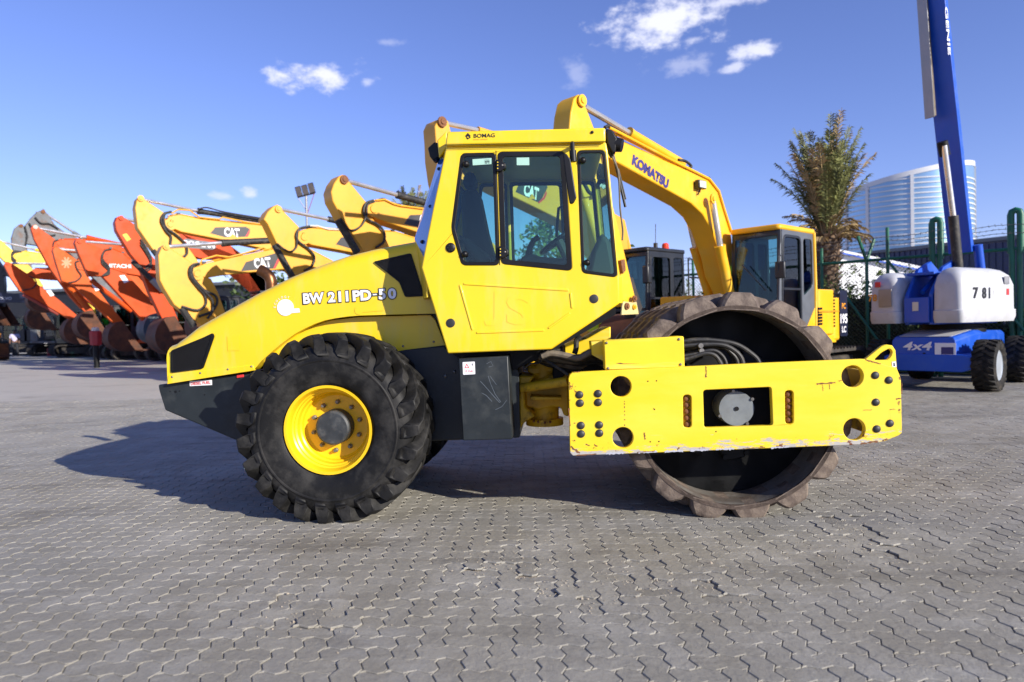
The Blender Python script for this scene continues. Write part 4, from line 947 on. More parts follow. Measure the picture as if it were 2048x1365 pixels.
def body(root, rz, m, tail=2.3, pil='cab_black', sidem='cab_black', roofm='cab_black', gl='teal_glass', rails=True, cabkw={}):
    for s_ in (-1, 1):
        o = bpy.data.objects.new('track', TRK); COL.objects.link(o); o.parent = root; o.rotation_euler = (0, 0, rz); o.location = Matrix.Rotation(rz, 3, 'Z') @ Vector((0, s_*1.15, 0))
        MB().bb(-1.5, 1.5, -.16, .16, .22, .70).build('track_frame', 'track_steel', o, bev=.05)
    part(root, rz, MB().lathe([(.55, .6), (.95, .6), (.95, .5), (1.0, .5)], (0, 0, 0), (0, 0, 1), 24), 'turntable', 'track_steel')
    deck = part(root, rz, MB().bb(-tail+.3, 1.75, -1.35, 1.35, .98, 1.14), 'deck', m, .02)
    part(root, rz, MB().plate(roundpoly([(-tail+.35, -1.35), (.25, -1.35), (.25, 1.35), (-tail+.35, 1.35)], .1), [], lambda a, b, t: (a, b, t), 1.15, 2.05), 'engine_housing', m, .03)
    cw = roundpoly([(-tail+.5, -1.37), (-tail+.5, 1.37), (-tail+.1, 1.37), (-tail-.28, .8), (-tail-.28, -.8), (-tail+.1, -1.37)], .2)
    part(root, rz, MB().plate(cw, [], lambda a, b, t: (a, b, t), 1.02, 1.92), 'counterweight', m, .05)
    part(root, rz, MB().plate(roundpoly([(.2, -1.35), (1.7, -1.35), (1.7, -.55), (.2, -.55)], .08), [], lambda a, b, t: (a, b, t), 1.15, 2.0), 'tank_box', m, .03)
    c = cab_parts(root, rz, pil, sidem, roofm, gl, **cabkw)
    if rails:
        R_ = [((.1, 1.3, 2.05), (.1, 1.3, 3.0), (-1.2, 1.3, 3.0), (-1.2, 1.3, 2.05)), ((.1, 1.3, 2.55), (-1.2, 1.3, 2.55)), ((-.55, 1.3, 2.05), (-.55, 1.3, 3.0)), ((.2, -1.3, 2.05), (.2, -1.3, 2.95), (-1.0, -1.3, 2.95), (-1.0, -1.3, 2.05))]
        for q in R_: part(root, rz, MB().tube(q, .022, 6), 'handrail', 'cab_black')
    return c
NEARO = -.0
class Ex:
    def __init__(s, tip, k, D, m, label, Rs=6.6, a=HEAD, th=.40, bth=.46, group='excavators parked in a row', name='excavator'):
        t = CC + ray(*Z(k, tip)[0]) * D
        s.P = Pl(t, a); s.m = m; s.th = th; s.bth = bth; s.a = a
        s.c = s.P.w(Rs, 0, .25); s.Rs = Rs
        s.root = empty(name, s.c); tag(s.root, label, 'excavator', group); s.rz = a + pi
    def q(s, k, o, *pts): return [s.P.sz(x, y, o) for x, y in Z(k, *pts)]
    def f(s, a, b, t): return s.P.w(a, b, t) - s.c
    def p3(s, k, o, *pts): return [s.P.w(a, b, o) - s.c for a, b in s.q(k, o, *pts)]
    def slab(s, name, m, sz, o0, o1, bev=.02, parent=None, holes=()):
        return MB().plate(sz, list(holes), s.f, o0, o1).build(name, m, parent or s.root, bev=bev)
    def stick(s, k, pts, m=None):
        sz = s.q(k, 0, *pts); s.st = s.slab('stick', m or s.m, sz, 0, s.th, .018); return sz
    def boom(s, k, top, bot, foot=None, m=None, o=-.03):
        t = s.q(k, o, *top); b = s.q(k, o, *bot); sf = s.Rs - .55 if foot is None else foot
        t2 = [p for p in t if p[0] < sf - .4]; b2 = [p for p in b if p[0] < sf - .5]
        poly = t2 + [(sf-.05, 2.15), (sf+.25, 1.85), (sf+.2, 1.55), (sf-.3, 1.55)] + b2[::-1]
        s.bm = s.slab('boom', m or s.m, poly, o, o+s.bth, .02); s.bo = o
        if len(t2) > 3:
            for dz, oo in ((.035, .10), (.035, .17)): MB().tube([s.P.w(a, z + dz, o + oo) - s.c for a, z in t2[1:]], .022, 6).build('oil_pipe', m or s.m, s.bm)
            for a, z in t2[2:-1]: MB().box(s.P.w(a, z + .03, o + .135) - s.c, (.10, .20, .07), Matrix.Rotation(s.a, 3, 'Z')).build('pipe_clamp', 'cab_black', s.bm)
        a, z = t2[0]; a2, z2 = b2[0]
        MB().lathe([(.02, .19), (-.02, .19), (-.02, .10), (-.05, .09), (-.05, 0)], s.P.w((a+a2)/2+.12, (z+z2)/2, o) - s.c, s.P.n, 18).build('pivot_boss', m or s.m, s.bm)
        return poly
    def tube(s, name, m, k, pts, r, o, n=10, sp=False, parent=None):
        p = s.p3(k, o, *pts)
        if sp: p = spline(p, 5)
        return MB().tube(p, r, n).build(name, m, parent or s.root)
    def pin(s, k, x, y, r, o=None, m=None, parent=None):
        o = -.02 if o is None else o; c = s.p3(k, o, (x, y))[0]; n = s.P.n
        return MB().lathe([(0, r), (-.03, r), (-.03, r*.55), (-.05, r*.5), (-.05, 0)], c, n, 14).build('pin', m or s.m, parent or s.root)
    def bucket(s, k, x, y, m='bucket_rust', sc=None, ang=0.):
        a0, z0 = s.q(k, 0, (x, y))[0]; sc = (sc or max(.8, min(1.35, z0/1.22)))*.86
        prof = [(.02, .12), (-.28, .06), (-.52, -.18), (-.64, -.55), (-.55, -.90), (-.25, -1.14), (.15, -1.22), (.72, -1.20)]
        inn = [(.72, -1.16), (.15, -1.17), (-.22, -1.08), (-.49, -.86), (-.57, -.54), (-.47, -.22), (-.26, .0), (.02, .07)]
        prof = [tuple(v) for v in spline([Vector(p) for p in prof], 3)]; inn = [tuple(v) for v in spline([Vector(p) for p in inn], 3)]
        rot = lambda p: (a0 + sc*(p[0]*cos(ang) - p[1]*sin(ang)), z0 + sc*(p[0]*sin(ang) + p[1]*cos(ang)))
        mid = s.th/2; hw = .60*sc
        b = s.slab('bucket', m, [rot(p) for p in prof+inn], mid-hw, mid+hw, 0)
        sd = [rot(p) for p in [(.02, .1), (-.27, .04), (-.50, -.19), (-.61, -.55), (-.53, -.88), (-.24, -1.12), (.15, -1.19), (.70, -1.18), (.30, -.45)]]
        for o in (mid-hw+.005, mid+hw-.045): s.slab('bucket_side', m, sd, o, o+.04, 0, b)
        for i in range(5):
            o = mid - hw + (i+.5)*2*hw/5; t = [rot(p) for p in ((.60, -1.15), (.60, -1.26), (1.0, -1.23), (.98, -1.20))]; s.slab('tooth', m, t, o-.05, o+.05, 0, b)
        lk = [rot(p) for p in ((-.30, .0), (-.12, .22), (-.38, .75), (-.48, .72))]; s.slab('bucket_link', 'track_steel', lk, mid-.12, mid+.12, .01, b)
        return b
    def cat_decal(s, k, pts, cx, cy, hpx, wpx, dirx):
        o = s.bo - .003
        d = s.slab('decal', 'cat_decal', s.q(k, o, *pts), o, o+.002, 0, s.bm)
        n_ = len(pts); A = s.q(k, o-.001, (cx, cy), (cx+dirx[0], cy+dirx[1]), (cx, cy-hpx))
        ux = s.P.u*(A[1][0]-A[0][0]) + Vector((0, 0, A[1][1]-A[0][1])); q2 = s.q(k, o-.001, (cx+wpx, cy))[0]
        text('CAT', 'brand_lettering', 'white_vinyl', s.bm, s.P.w(A[0][0], A[0][1], o-.001) - s.c, ux, (0, 0, 1), A[2][1]-A[0][1], .045, 0, q2[0]-A[0][0], thick=.002)
        tr = s.q(k, o-.004, (cx-wpx*.20, cy+hpx*.56), (cx+wpx*.05, cy+hpx*.16), (cx+wpx*.30, cy+hpx*.56)); s.slab('brand_triangle', s.m, tr, o-.005, o-.004, 0, s.bm)
    def letters(s, txt_, k, c, d, hpx, wpx, m, o=None, bold=.05, parent=None):
        o = (s.bo if o is None else o) - .004; A = s.q(k, o, c, d, (c[0], c[1]-hpx), (c[0]+wpx, c[1]))
        ux = s.P.u*(A[1][0]-A[0][0]) + Vector((0, 0, A[1][1]-A[0][1]))
        wd = (A[3][0]-A[0][0]) * 1.0 / max(.3, (ux.normalized().dot(s.P.u)))
        return text(txt_, 'brand_lettering', m, parent or s.bm, s.P.w(A[0][0], A[0][1], o) - s.c, ux, (0, 0, 1), A[2][1]-A[0][1], bold, 0, wd, thick=.002)
# -------------------------------------------------- excavator behind the roller's cab
e = Ex((1590, 65), '3', 13.0, 'cat_yellow', 'yellow excavator with black cab and red beacon, boom seen through the roller cab glass')
e.stick('3', [(1522, 130), (1545, 78), (1590, 58), (1625, 88), (1650, 190), (1760, 420), (1860, 700), (1960, 1100), (2010, 1320), (1920, 1380), (1820, 1180), (1650, 900), (1560, 560), (1535, 380), (1530, 240)])
e.boom('p', [(905, 300), (955, 296), (1030, 318), (1140, 378), (1250, 440), (1330, 520)], [(915, 335), (960, 358), (1000, 381), (1135, 447), (1220, 530), (1270, 620)])
e.cat_decal('5', [(585, 372), (735, 392), (738, 405), (695, 492), (560, 430)], 648, 428, 74, 80, (90, 38))
e.slab('red_stripe', 'red_vinyl', e.q('5', -.034, (735, 440), (722, 470), (692, 494), (684, 490), (716, 458), (730, 425)), -.0345, -.033, 0, e.bm)
e.tube('cylinder_rod', 'chrome', 'p', [(890, 247), (960, 262)], .05, .2); e.tube('cylinder_barrel', 'cat_yellow', 'p', [(955, 262), (1080, 300)], .085, .2)
e.pin('3', 1575, 95, .10, m='rust_bolt'); e.bucket('3', 1965, 1350)
body(e.root, e.rz, 'cat_yellow')
part(e.root, e.rz, MB().lathe([(3.19, .085), (3.25, .085), (3.33, .08), (3.36, .05), (3.36, 0)], (.75, 1.1, 0), (0, 0, 1), 14), 'beacon', 'beacon')
part(e.root, e.rz, MB().lathe([(3.19, .05), (3.36, .05)], (1.0, 1.0, 0), (0, 0, 1), 10), 'antenna_base', 'cab_black')
part(e.root, e.rz, MB().tube([(1.0, 1.0, 3.36), (1.05, 1.05, 3.8)], .008, 5), 'antenna', 'cab_black')
part(e.root, e.rz, MB().bb(1.86, 2.02, 1.36, 1.52, 2.35, 2.75), 'door_mirror', 'cab_black', .03)
# -------------------------------------------------- its three yellow neighbours further left
e = Ex((800, 510), '3', 15.5, 'cat_yellow', 'yellow excavator with a round teal sticker, behind the rear of the roller cab')
e.stick('3', [(712, 640), (735, 575), (775, 520), (803, 505), (832, 520), (852, 560), (985, 720), (1000, 800), (1120, 960), (1180, 1100), (1260, 1300), (1140, 1340), (970, 1110), (800, 850), (725, 715)])
e.boom('3', [(1000, 750), (1030, 720), (1130, 708), (1250, 750), (1440, 780), (1750, 880), (2000, 1060)], [(1008, 795), (1060, 850), (1400, 960), (1700, 1060), (1850, 1180)])
e.slab('decal', 'cat_decal', e.q('3', -.033, (1280, 890), (1325, 822), (1560, 812), (1560, 925), (1400, 918)), -.033, -.031, 0, e.bm)
e.letters('CAT', '3', (1450, 872), (1550, 880), 100, 95, 'white_vinyl')
e.slab('sticker', 'teal_sticker', e.q('3', -.036, *circ(1160, 1037, 19, 14)), .30, .31, 0)
e.tube('cylinder_rod', 'chrome', '3', [(845, 558), (1230, 665)], .055, .2); e.tube('cylinder_barrel', 'hose', '3', [(1225, 663), (1290, 682), (1455, 728), (1560, 757)], [.10, .085, .085, .085], .2, 12)
e.tube('bucket_cylinder', 'hose', '3', [(762, 860), (915, 1115)], .09, .05)
e.tube('hose', 'hose', '3', [(1040, 708), (985, 730), (965, 790), (990, 850), (1080, 900), (1125, 960), (1120, 1030), (1060, 1075)], .03, -.06, sp=True)
e.tube('hose', 'hose', '3', [(1050, 715), (995, 745), (985, 830), (940, 910), (860, 940), (800, 870), (780, 860)], .022, -.06, sp=True)
e.tube('pipe', 'cat_yellow', '3', [(1060, 706), (1130, 700), (1200, 735), (1260, 750), (1430, 772)], .022, -.06)
e.pin('3', 812, 545, .10, m='rust_bolt'); e.pin('3', 1050, 790, .05); e.bucket('3', 1200, 1310); body(e.root, e.rz, 'cat_yellow')
e = Ex((290, 745), '3', 18.1, 'cat_yellow', 'yellow excavator with unlettered dark decal, beside the one with the teal sticker')
e.stick('3', [(186, 855), (215, 800), (260, 755), (295, 738), (330, 780), (462, 915), (480, 1000), (560, 1110), (620, 1250), (680, 1400), (580, 1440), (420, 1290), (310, 1090), (215, 890)])
e.boom('3', [(460, 975), (490, 935), (560, 922), (780, 938), (1200, 950), (1390, 1010), (1560, 1120)], [(470, 1010), (560, 1055), (870, 1112), (1150, 1190), (1400, 1300)])
e.slab('decal', 'cat_decal', e.q('3', -.033, (748, 1050), (790, 995), (960, 1000), (960, 1095), (870, 1085)), -.033, -.031, 0, e.bm)
e.tube('cylinder_rod', 'chrome', '3', [(322, 778), (690, 855)], .05, .2); e.tube('cylinder_barrel', 'hose', '3', [(688, 853), (760, 868), (1000, 915)], .085, .2, 12)
e.tube('bucket_cylinder', 'hose', '3', [(270, 1055), (410, 1300)], .085, .05)
e.tube('hose', 'hose', '3', [(545, 910), (470, 925), (440, 975), (460, 1030), (540, 1090), (580, 1150), (560, 1220), (500, 1255)], .03, -.06, sp=True)
e.tube('hose', 'hose', '3', [(530, 915), (460, 930), (445, 1010), (440, 1070), (395, 1108), (340, 1085), (290, 1045)], .026, -.06, sp=True)
e.tube('pipe', 'cream', '3', [(545, 905), (600, 905), (690, 932), (800, 935)], .022, -.06)
e.pin('3', 300, 775, .09); e.pin('3', 490, 972, .05); e.bucket('3', 620, 1420); body(e.root, e.rz, 'cat_yellow')
e = Ex((435, 625), '2', 19.7, 'cat_yellow', 'yellow excavator with CAT decal on an up-sloping boom behind the roller bonnet')
e.stick('2', [(378, 705), (405, 640), (435, 620), (470, 650), (640, 765), (690, 850), (790, 890), (850, 1010), (910, 1180), (960, 1330), (840, 1370), (700, 1240), (500, 1090), (420, 960), (390, 900)])
e.boom('2', [(640, 838), (665, 800), (740, 772), (1000, 712), (1290, 655), (1520, 640), (1750, 760)], [(650, 862), (760, 882), (900, 858), (1350, 815), (1550, 860), (1650, 950)])
e.cat_decal('2', [(1022, 830), (1060, 760), (1290, 690), (1325, 735), (1275, 810)], 1190, 765, 78, 130, (100, -10))
e.slab('red_stripe', 'red_vinyl', e.q('2', -.034, (1312, 728), (1328, 740), (1292, 808), (1274, 810)), -.0345, -.033, 0, e.bm)
e.tube('cylinder_rod', 'chrome', '2', [(462, 640), (880, 610)], .06, .2); e.tube('cylinder_barrel', 'hose', '2', [(872, 611), (940, 607), (1250, 592), (1400, 590)], [.12, .10, .10, .10], .2, 12)
e.tube('bucket_cylinder', 'hose', '2', [(560, 1115), (655, 1260)], .10, .05)
e.tube('hose', 'hose', '2', [(690, 775), (630, 795), (625, 870), (690, 960), (740, 1020), (745, 1090), (680, 1135), (560, 1105)], .035, -.06, sp=True)
e.tube('hose', 'hose', '2', [(700, 770), (645, 800), (650, 880), (740, 980), (820, 1020), (835, 1080), (790, 1145), (690, 1185)], .035, -.06, sp=True)
e.tube('hose', 'hose', '2', [(690, 770), (640, 790), (640, 880), (760, 1010), (800, 1060), (800, 1140), (760, 1200)], .035, -.09, sp=True)
e.tube('pipe', 'cat_yellow', '2', [(700, 772), (720, 740), (830, 708), (930, 720), (1050, 690), (1200, 645)], .025, -.06)
e.pin('2', 440, 640, .09); e.pin('2', 690, 828, .05); e.bucket('2', 900, 1350); body(e.root, e.rz, 'cat_yellow')
e = Ex((237, 245), '2', 22.5, 'cat_yellow', 'yellow excavator with CAT decal on a down-sloping boom beside orange ones')
e.stick('2', [(198, 335), (212, 268), (237, 243), (272, 272), (420, 372), (450, 480), (540, 545), (680, 740), (790, 940), (860, 1100), (760, 1140), (560, 900), (330, 655), (216, 490)])
e.boom('2', [(432, 450), (460, 405), (540, 388), (720, 425), (1190, 472), (1450, 570), (1600, 690)], [(448, 478), (560, 524), (890, 588), (1230, 660), (1400, 760)])
e.cat_decal('2', [(782, 535), (822, 488), (1060, 484), (1090, 500), (1062, 562), (900, 566)], 952, 528, 68, 118, (100, 8))
e.slab('red_stripe', 'red_vinyl', e.q('2', -.034, (1080, 520), (1092, 500), (1092, 530), (1075, 562), (1055, 563)), -.0345, -.033, 0, e.bm)
e.tube('cylinder_rod', 'chrome', '2', [(262, 272), (690, 362)], .055, .2); e.tube('cylinder_barrel', 'hose', '2', [(685, 360), (740, 370), (1195, 440), (1300, 458)], [.12, .09, .09, .09], .2, 12)
e.tube('hose', 'hose', '2', [(690, 345), (760, 335), (900, 370), (1200, 420)], .025, -.02, sp=True)
e.tube('hose', 'hose', '2', [(470, 370), (420, 385), (400, 440), (440, 520), (475, 560), (470, 625)], .04, -.06, sp=True)
e.tube('hose', 'hose', '2', [(480, 365), (425, 390), (430, 480), (520, 550), (590, 620), (600, 690), (570, 720)], .04, -.07, sp=True)
e.tube('pipe', 'cat_yellow', '2', [(480, 380), (530, 350), (620, 355), (700, 410), (850, 425), (880, 410), (1050, 445), (1190, 465)], .028, -.06)
e.pin('2', 240, 262, .10); e.pin('2', 480, 440, .06); e.tube('bucket_cylinder', 'hose', '2', [(335, 665), (480, 850)], .09, .05); e.bucket('2', 810, 1110); body(e.root, e.rz, 'cat_yellow')
# -------------------------------------------------- orange ones
e = Ex((825, 285), '1', 26., 'doosan_orange', 'orange-red excavator with grey DOOSAN panel on its boom and a yellow stick sticker')
e.stick('1', [(786, 325), (800, 288), (828, 278), (860, 300), (920, 340), (970, 420), (1010, 520), (1075, 600), (1100, 720), (1160, 850), (1220, 1000), (1120, 1010), (1020, 800), (950, 610), (890, 540), (830, 440), (795, 380)])
e.boom('2', [(380, 520), (450, 520), (560, 535), (900, 565), (1250, 640), (1450, 740)], [(420, 600), (600, 690), (700, 730), (1000, 745), (1200, 800), (1300, 860)])
e.slab('decal', 'cab_grey', e.q('2', -.034, (585, 575), (830, 608), (826, 650), (800, 662), (610, 650)), -.0345, -.033, 0, e.bm)
e.letters('DOOSAN', '2', (695, 620), (795, 632), 38, 240, 'white_vinyl', bold=.03)
e.slab('sticker', 'lemon_yellow', e.q('1', -.002, (835, 408), (865, 400), (895, 440), (868, 455)), -.003, -.001, 0, e.st)
e.tube('cylinder_rod', 'chrome', '1', [(855, 302), (930, 320)], .06, .2); e.tube('bucket_cylinder', 'hose', '1', [(905, 590), (1040, 720)], .10, -.12); e.tube('cylinder_rod', 'galv', '1', [(1035, 715), (1110, 790)], .12, -.12)
for i, d in enumerate((0, 18, 36)): e.tube('hose', 'hose', '1', [(960, 440+d), (1000, 500+d), (1030, 560+d), (1030, 600+d), (990, 630+d)], .03, -.06, sp=True)
e.pin('1', 828, 295, .09); e.bucket('1', 1170, 990); body(e.root, e.rz, 'doosan_orange', pil='cab_black')
e = Ex((545, 440), '1', 29., 'hitachi_orange', 'red-orange excavator with white HITACHI lettering and a blue-black bucket resting on the pavement')
e.stick('1', [(510, 465), (522, 438), (560, 440), (592, 466), (700, 510), (725, 560), (830, 640), (960, 780), (1092, 945), (1080, 972), (985, 1002), (880, 890), (700, 692), (605, 692), (540, 545)])
e.boom('1', [(690, 560), (715, 515), (760, 503), (840, 535), (900, 590), (1000, 650), (1250, 800)], [(705, 580), (760, 640), (850, 672), (960, 690), (1060, 800), (1150, 900)])
e.letters('HITACHI', '1', (812, 622), (912, 625), 26, 165, 'white_vinyl', bold=.03)
e.slab('sticker', 'white_vinyl', e.q('1', -.002, (815, 688), (850, 684), (880, 728), (848, 740)), -.003, -.001, 0, e.st)
e.tube('cylinder_rod', 'chrome', '1', [(588, 458), (835, 476)], .06, .2); e.tube('cylinder_barrel', 'hitachi_orange', '1', [(830, 476), (1000, 500)], .10, .2)
for i, d in enumerate((0, 14, 28)): e.tube('hose', 'hose', '1', [(760, 508), (715, 520), (695, 570+d), (740, 620+d), (745, 650+d), (700, 690)], .03, -.06, sp=True)
e.tube('bucket_cylinder', 'hitachi_orange', '1', [(620, 720), (900, 930)], .10, .2)
e.pin('1', 545, 455, .09); e.pin('1', 725, 540, .06); e.bucket('1', 1060, 965, 'bucket_blue', 1.25, .12); body(e.root, e.rz, 'hitachi_orange')
e = Ex((385, 495), '1', 32., 'pale_orange', 'faded orange excavator with a worn white flower-shaped mark on its stick')
e.stick('1', [(360, 515), (372, 492), (398, 495), (440, 520), (540, 590), (610, 705), (735, 870), (852, 1012), (830, 1036), (780, 1020), (640, 880), (485, 740), (425, 730), (378, 585)])
e.boom('1', [(520, 600), (545, 560), (600, 520), (800, 530), (950, 600)], [(540, 640), (620, 680), (800, 690), (900, 740)])
fl_ = []
for k in range(24): r = 40 if k % 3 else 18; fl_.append((455 + r*.9*cos(k*pi/12), 600 + r*sin(k*pi/12)))
e.slab('worn_mark', 'faded_mark', e.q('1', -.002, *fl_), -.003, -.001, 0, e.st)
e.tube('cylinder_rod', 'galv', '1', [(395, 510), (440, 515)], .12, .2); e.tube('cylinder_rod', 'chrome', '1', [(430, 512), (560, 520)], .06, .2); e.tube('cylinder_barrel', 'pale_orange', '1', [(550, 520), (720, 545)], .10, .2)
e.tube('hose', 'hose', '1', [(540, 590), (515, 600), (530, 650), (555, 690), (520, 725), (470, 735)], .03, -.06, sp=True)
e.tube('bucket_cylinder', 'pale_orange', '1', [(470, 760), (600, 920)], .11, .2)
e.slab('sticker', 'white_vinyl', e.q('1', -.002, (625, 745), (650, 742), (680, 785), (655, 795)), -.003, -.001, 0, e.st)
e.pin('1', 395, 468, .07, .1); e.pin('1', 440, 720, .07); e.bucket('1', 825, 1020, 'bucket_rust', 1.3, .05); body(e.root, e.rz, 'pale_orange')
e = Ex((240, 345), '1', 34.5, 'hitachi_orange', 'orange excavator with long chrome rod above its boom, in front of the dull grey one')
e.stick('1', [(212, 365), (225, 345), (245, 338), (272, 365), (375, 440), (405, 480), (420, 600), (520, 760), (640, 930), (600, 960), (480, 830), (350, 650), (300, 560), (235, 440)])
e.boom('1', [(360, 480), (390, 450), (430, 440), (560, 440), (800, 480), (950, 560)], [(380, 520), (520, 530), (780, 560), (880, 620)])
e.tube('cylinder_rod', 'chrome', '1', [(270, 368), (600, 432)], .07, .2); e.tube('cylinder_barrel', 'hitachi_orange', '1', [(590, 430), (640, 438), (830, 480)], [.16, .12, .12], .2)
e.pin('1', 243, 357, .10, m='bolt_steel'); e.pin('1', 398, 470, .10); e.tube('hose', 'hose', '1', [(400, 445), (370, 455), (362, 490)], .03, -.06, sp=True); e.bucket('1', 620, 945); body(e.root, e.rz, 'hitachi_orange')
e = Ex((50, 598), '1', 37., 'hitachi_orange', 'dark red-orange excavator with shaded stick slanting to a rusty bucket, beside the parked loader')
e.stick('1', [(28, 615), (45, 594), (75, 603), (105, 620), (210, 690), (260, 750), (400, 850), (548, 978), (515, 1012), (430, 960), (250, 850), (135, 792), (66, 692)])
e.boom('1', [(190, 672), (240, 640), (330, 640), (420, 665), (600, 760)], [(205, 700), (300, 712), (430, 722), (520, 800)])
e.slab('sticker', 'white_vinyl', e.q('1', -.002, (315, 790), (345, 785), (372, 822), (345, 830)), -.003, -.001, 0, e.st)
e.tube('cylinder_rod', 'chrome', '1', [(75, 604), (315, 608)], .06, .2); e.tube('cylinder_barrel', 'hitachi_orange', '1', [(310, 608), (480, 618)], .10, .2)
e.tube('hose', 'hose', '1', [(200, 690), (235, 710), (250, 740), (220, 775), (150, 790)], .03, -.06, sp=True); e.tube('bucket_cylinder', 'brick_red', '1', [(160, 815), (400, 950)], .11, .2)
e.pin('1', 50, 605, .09); e.bucket('1', 520, 990, 'bucket_rust', 1.35, .05); body(e.root, e.rz, 'hitachi_orange')
e = Ex((-10, 440), '1', 40., 'lemon_yellow', 'bright yellow excavator reaching in behind the dark red-orange one')
e.stick('1', [(-35, 475), (-10, 440), (20, 455), (45, 480), (105, 530), (220, 640), (300, 760), (260, 790), (180, 690), (60, 620), (0, 560)])
e.boom('1', [(95, 560), (115, 535), (160, 522), (290, 540), (450, 600)], [(110, 590), (200, 605), (290, 600), (420, 660)])
e.tube('cylinder_rod', 'chrome', '1', [(25, 460), (245, 512)], .06, .2); e.tube('cylinder_barrel', 'lemon_yellow', '1', [(240, 511), (400, 550)], .1, .2)
for d in (0, 14, 28): e.tube('hose', 'hose', '1', [(150, 525), (100, 520+d*.5), (80, 545+d), (110, 590+d*.6)], .03, -.06, sp=True)
e.bucket('1', 280, 780); body(e.root, e.rz, 'old_grey')
e = Ex((300, 240), '1', 44., 'old_grey', 'dull grey weathered excavator with rusty boom knuckle towering behind the orange ones')
e.stick('1', [(80, 430), (100, 365), (130, 340), (160, 338), (170, 400), (178, 470), (240, 700), (300, 900), (240, 920), (130, 640), (82, 480)])
e.boom('1', [(168, 350), (200, 310), (255, 258), (300, 240), (325, 272), (380, 350), (450, 400), (560, 450)], [(175, 470), (240, 480), (330, 490), (480, 540)], o=.02)
e.tube('cylinder_rod', 'chrome', '1', [(318, 270), (510, 398)], .08, .2); e.tube('cylinder_barrel', 'old_grey', '1', [(500, 392), (620, 470)], .12, .2)
for pts in ([(240, 290), (280, 330), (340, 335), (400, 370)], [(200, 330), (240, 400), (300, 420), (380, 410)], [(170, 350), (185, 420), (175, 480)]): e.tube('hose', 'hose', '1', pts, .05, -.08, sp=True)
e.pin('1', 295, 252, .12, m='rust_bolt'); e.pin('1', 145, 348, .10, m='rust_bolt'); e.bucket('1', 270, 910); body(e.root, e.rz, 'old_grey')
# -------------------------------------------------- the excavator to the right of the roller cab
e = Ex((1157, 190), 'p', 10.3, 'komatsu_yellow', 'bright yellow excavator with KOMATSU lettering on its boom and grey-framed cab, beside the green fence', Rs=5.85, th=.36, bth=.44)
e.stick('p', [(1142, 225), (1148, 198), (1157, 189), (1166, 191), (1169, 206), (1188, 256), (1215, 370), (1240, 466), (1262, 560), (1272, 600), (1255, 614), (1235, 590), (1190, 470), (1150, 330), (1139, 258)])
e.boom('c', [(470, 410), (520, 395), (600, 420), (1000, 600), (1330, 742), (1410, 850), (1490, 1160), (1510, 1330), (1520, 1500)], [(500, 520), (560, 582), (1010, 830), (1180, 925), (1270, 1010), (1340, 1130), (1410, 1330), (1440, 1480)], foot=5.0)
e.letters('KOMATSU', 'c', (865, 682), (965, 752), 84, 262, 'letter_blue', bold=.065)
e.tube('cylinder_rod', 'chrome', 'c', [(345, 172), (695, 378)], .05, .18); e.tube('cylinder_barrel', 'komatsu_yellow', 'c', [(690, 374), (720, 392), (1010, 562), (1110, 620)], [.10, .085, .085, .085], .18, 14)
e.tube('pipe', 'komatsu_yellow', 'c', [(540, 335), (600, 365), (1000, 575), (1130, 640), (1320, 735), (1395, 830), (1440, 980), (1492, 1145)], .025, -.05, 8)
e.tube('pipe', 'komatsu_yellow', 'c', [(560, 372), (620, 400), (1010, 600), (1120, 652), (1300, 748), (1370, 850), (1470, 1150)], .02, .0, 8)
e.tube('hose', 'hose', 'c', [(505, 335), (540, 322), (580, 350), (640, 390)], .028, -.04, sp=True); e.tube('hose', 'hose', 'c', [(1080, 585), (1140, 600), (1180, 640), (1130, 655)], .025, -.02, sp=True)
e.tube('boom_cylinder_rod', 'chrome', 'c', [(1345, 900), (1405, 1262)], .055, -.14); e.tube('boom_cylinder', 'komatsu_yellow', 'c', [(1400, 1255), (1412, 1310), (1480, 1640)], [.11, .095, .095], -.14, 14)
e.tube('boom_cylinder_rod', 'chrome', 'c', [(1150, 1010), (1212, 1275)], .055, .62); e.tube('boom_cylinder', 'komatsu_yellow', 'c', [(1208, 1268), (1222, 1330), (1330, 1680)], [.11, .095, .095], .62, 14)
e.pin('c', 1345, 890, .09, -.16, 'komatsu_yellow'); e.pin('p', 1163, 202, .09, m='komatsu_yellow')
l_ = e.p3('c', -.10, (1252, 780))[0]; uu = e.P.u
MB().box(l_, (.24, .09, .15), Matrix.Rotation(HEAD, 3, 'Z')).build('work_lamp', 'cab_black', e.root, bev=.01); MB().box(l_ - e.P.n*.05, (.20, .012, .12), Matrix.Rotation(HEAD, 3, 'Z')).build('lamp_lens', 'cream', e.root, bev=.004)
MB().tube([l_ + Vector((0, 0, -.07)), l_ + Vector((-.05, .02, -.18))], .015, 6).build('lamp_bracket', 'black_plastic', e.root)
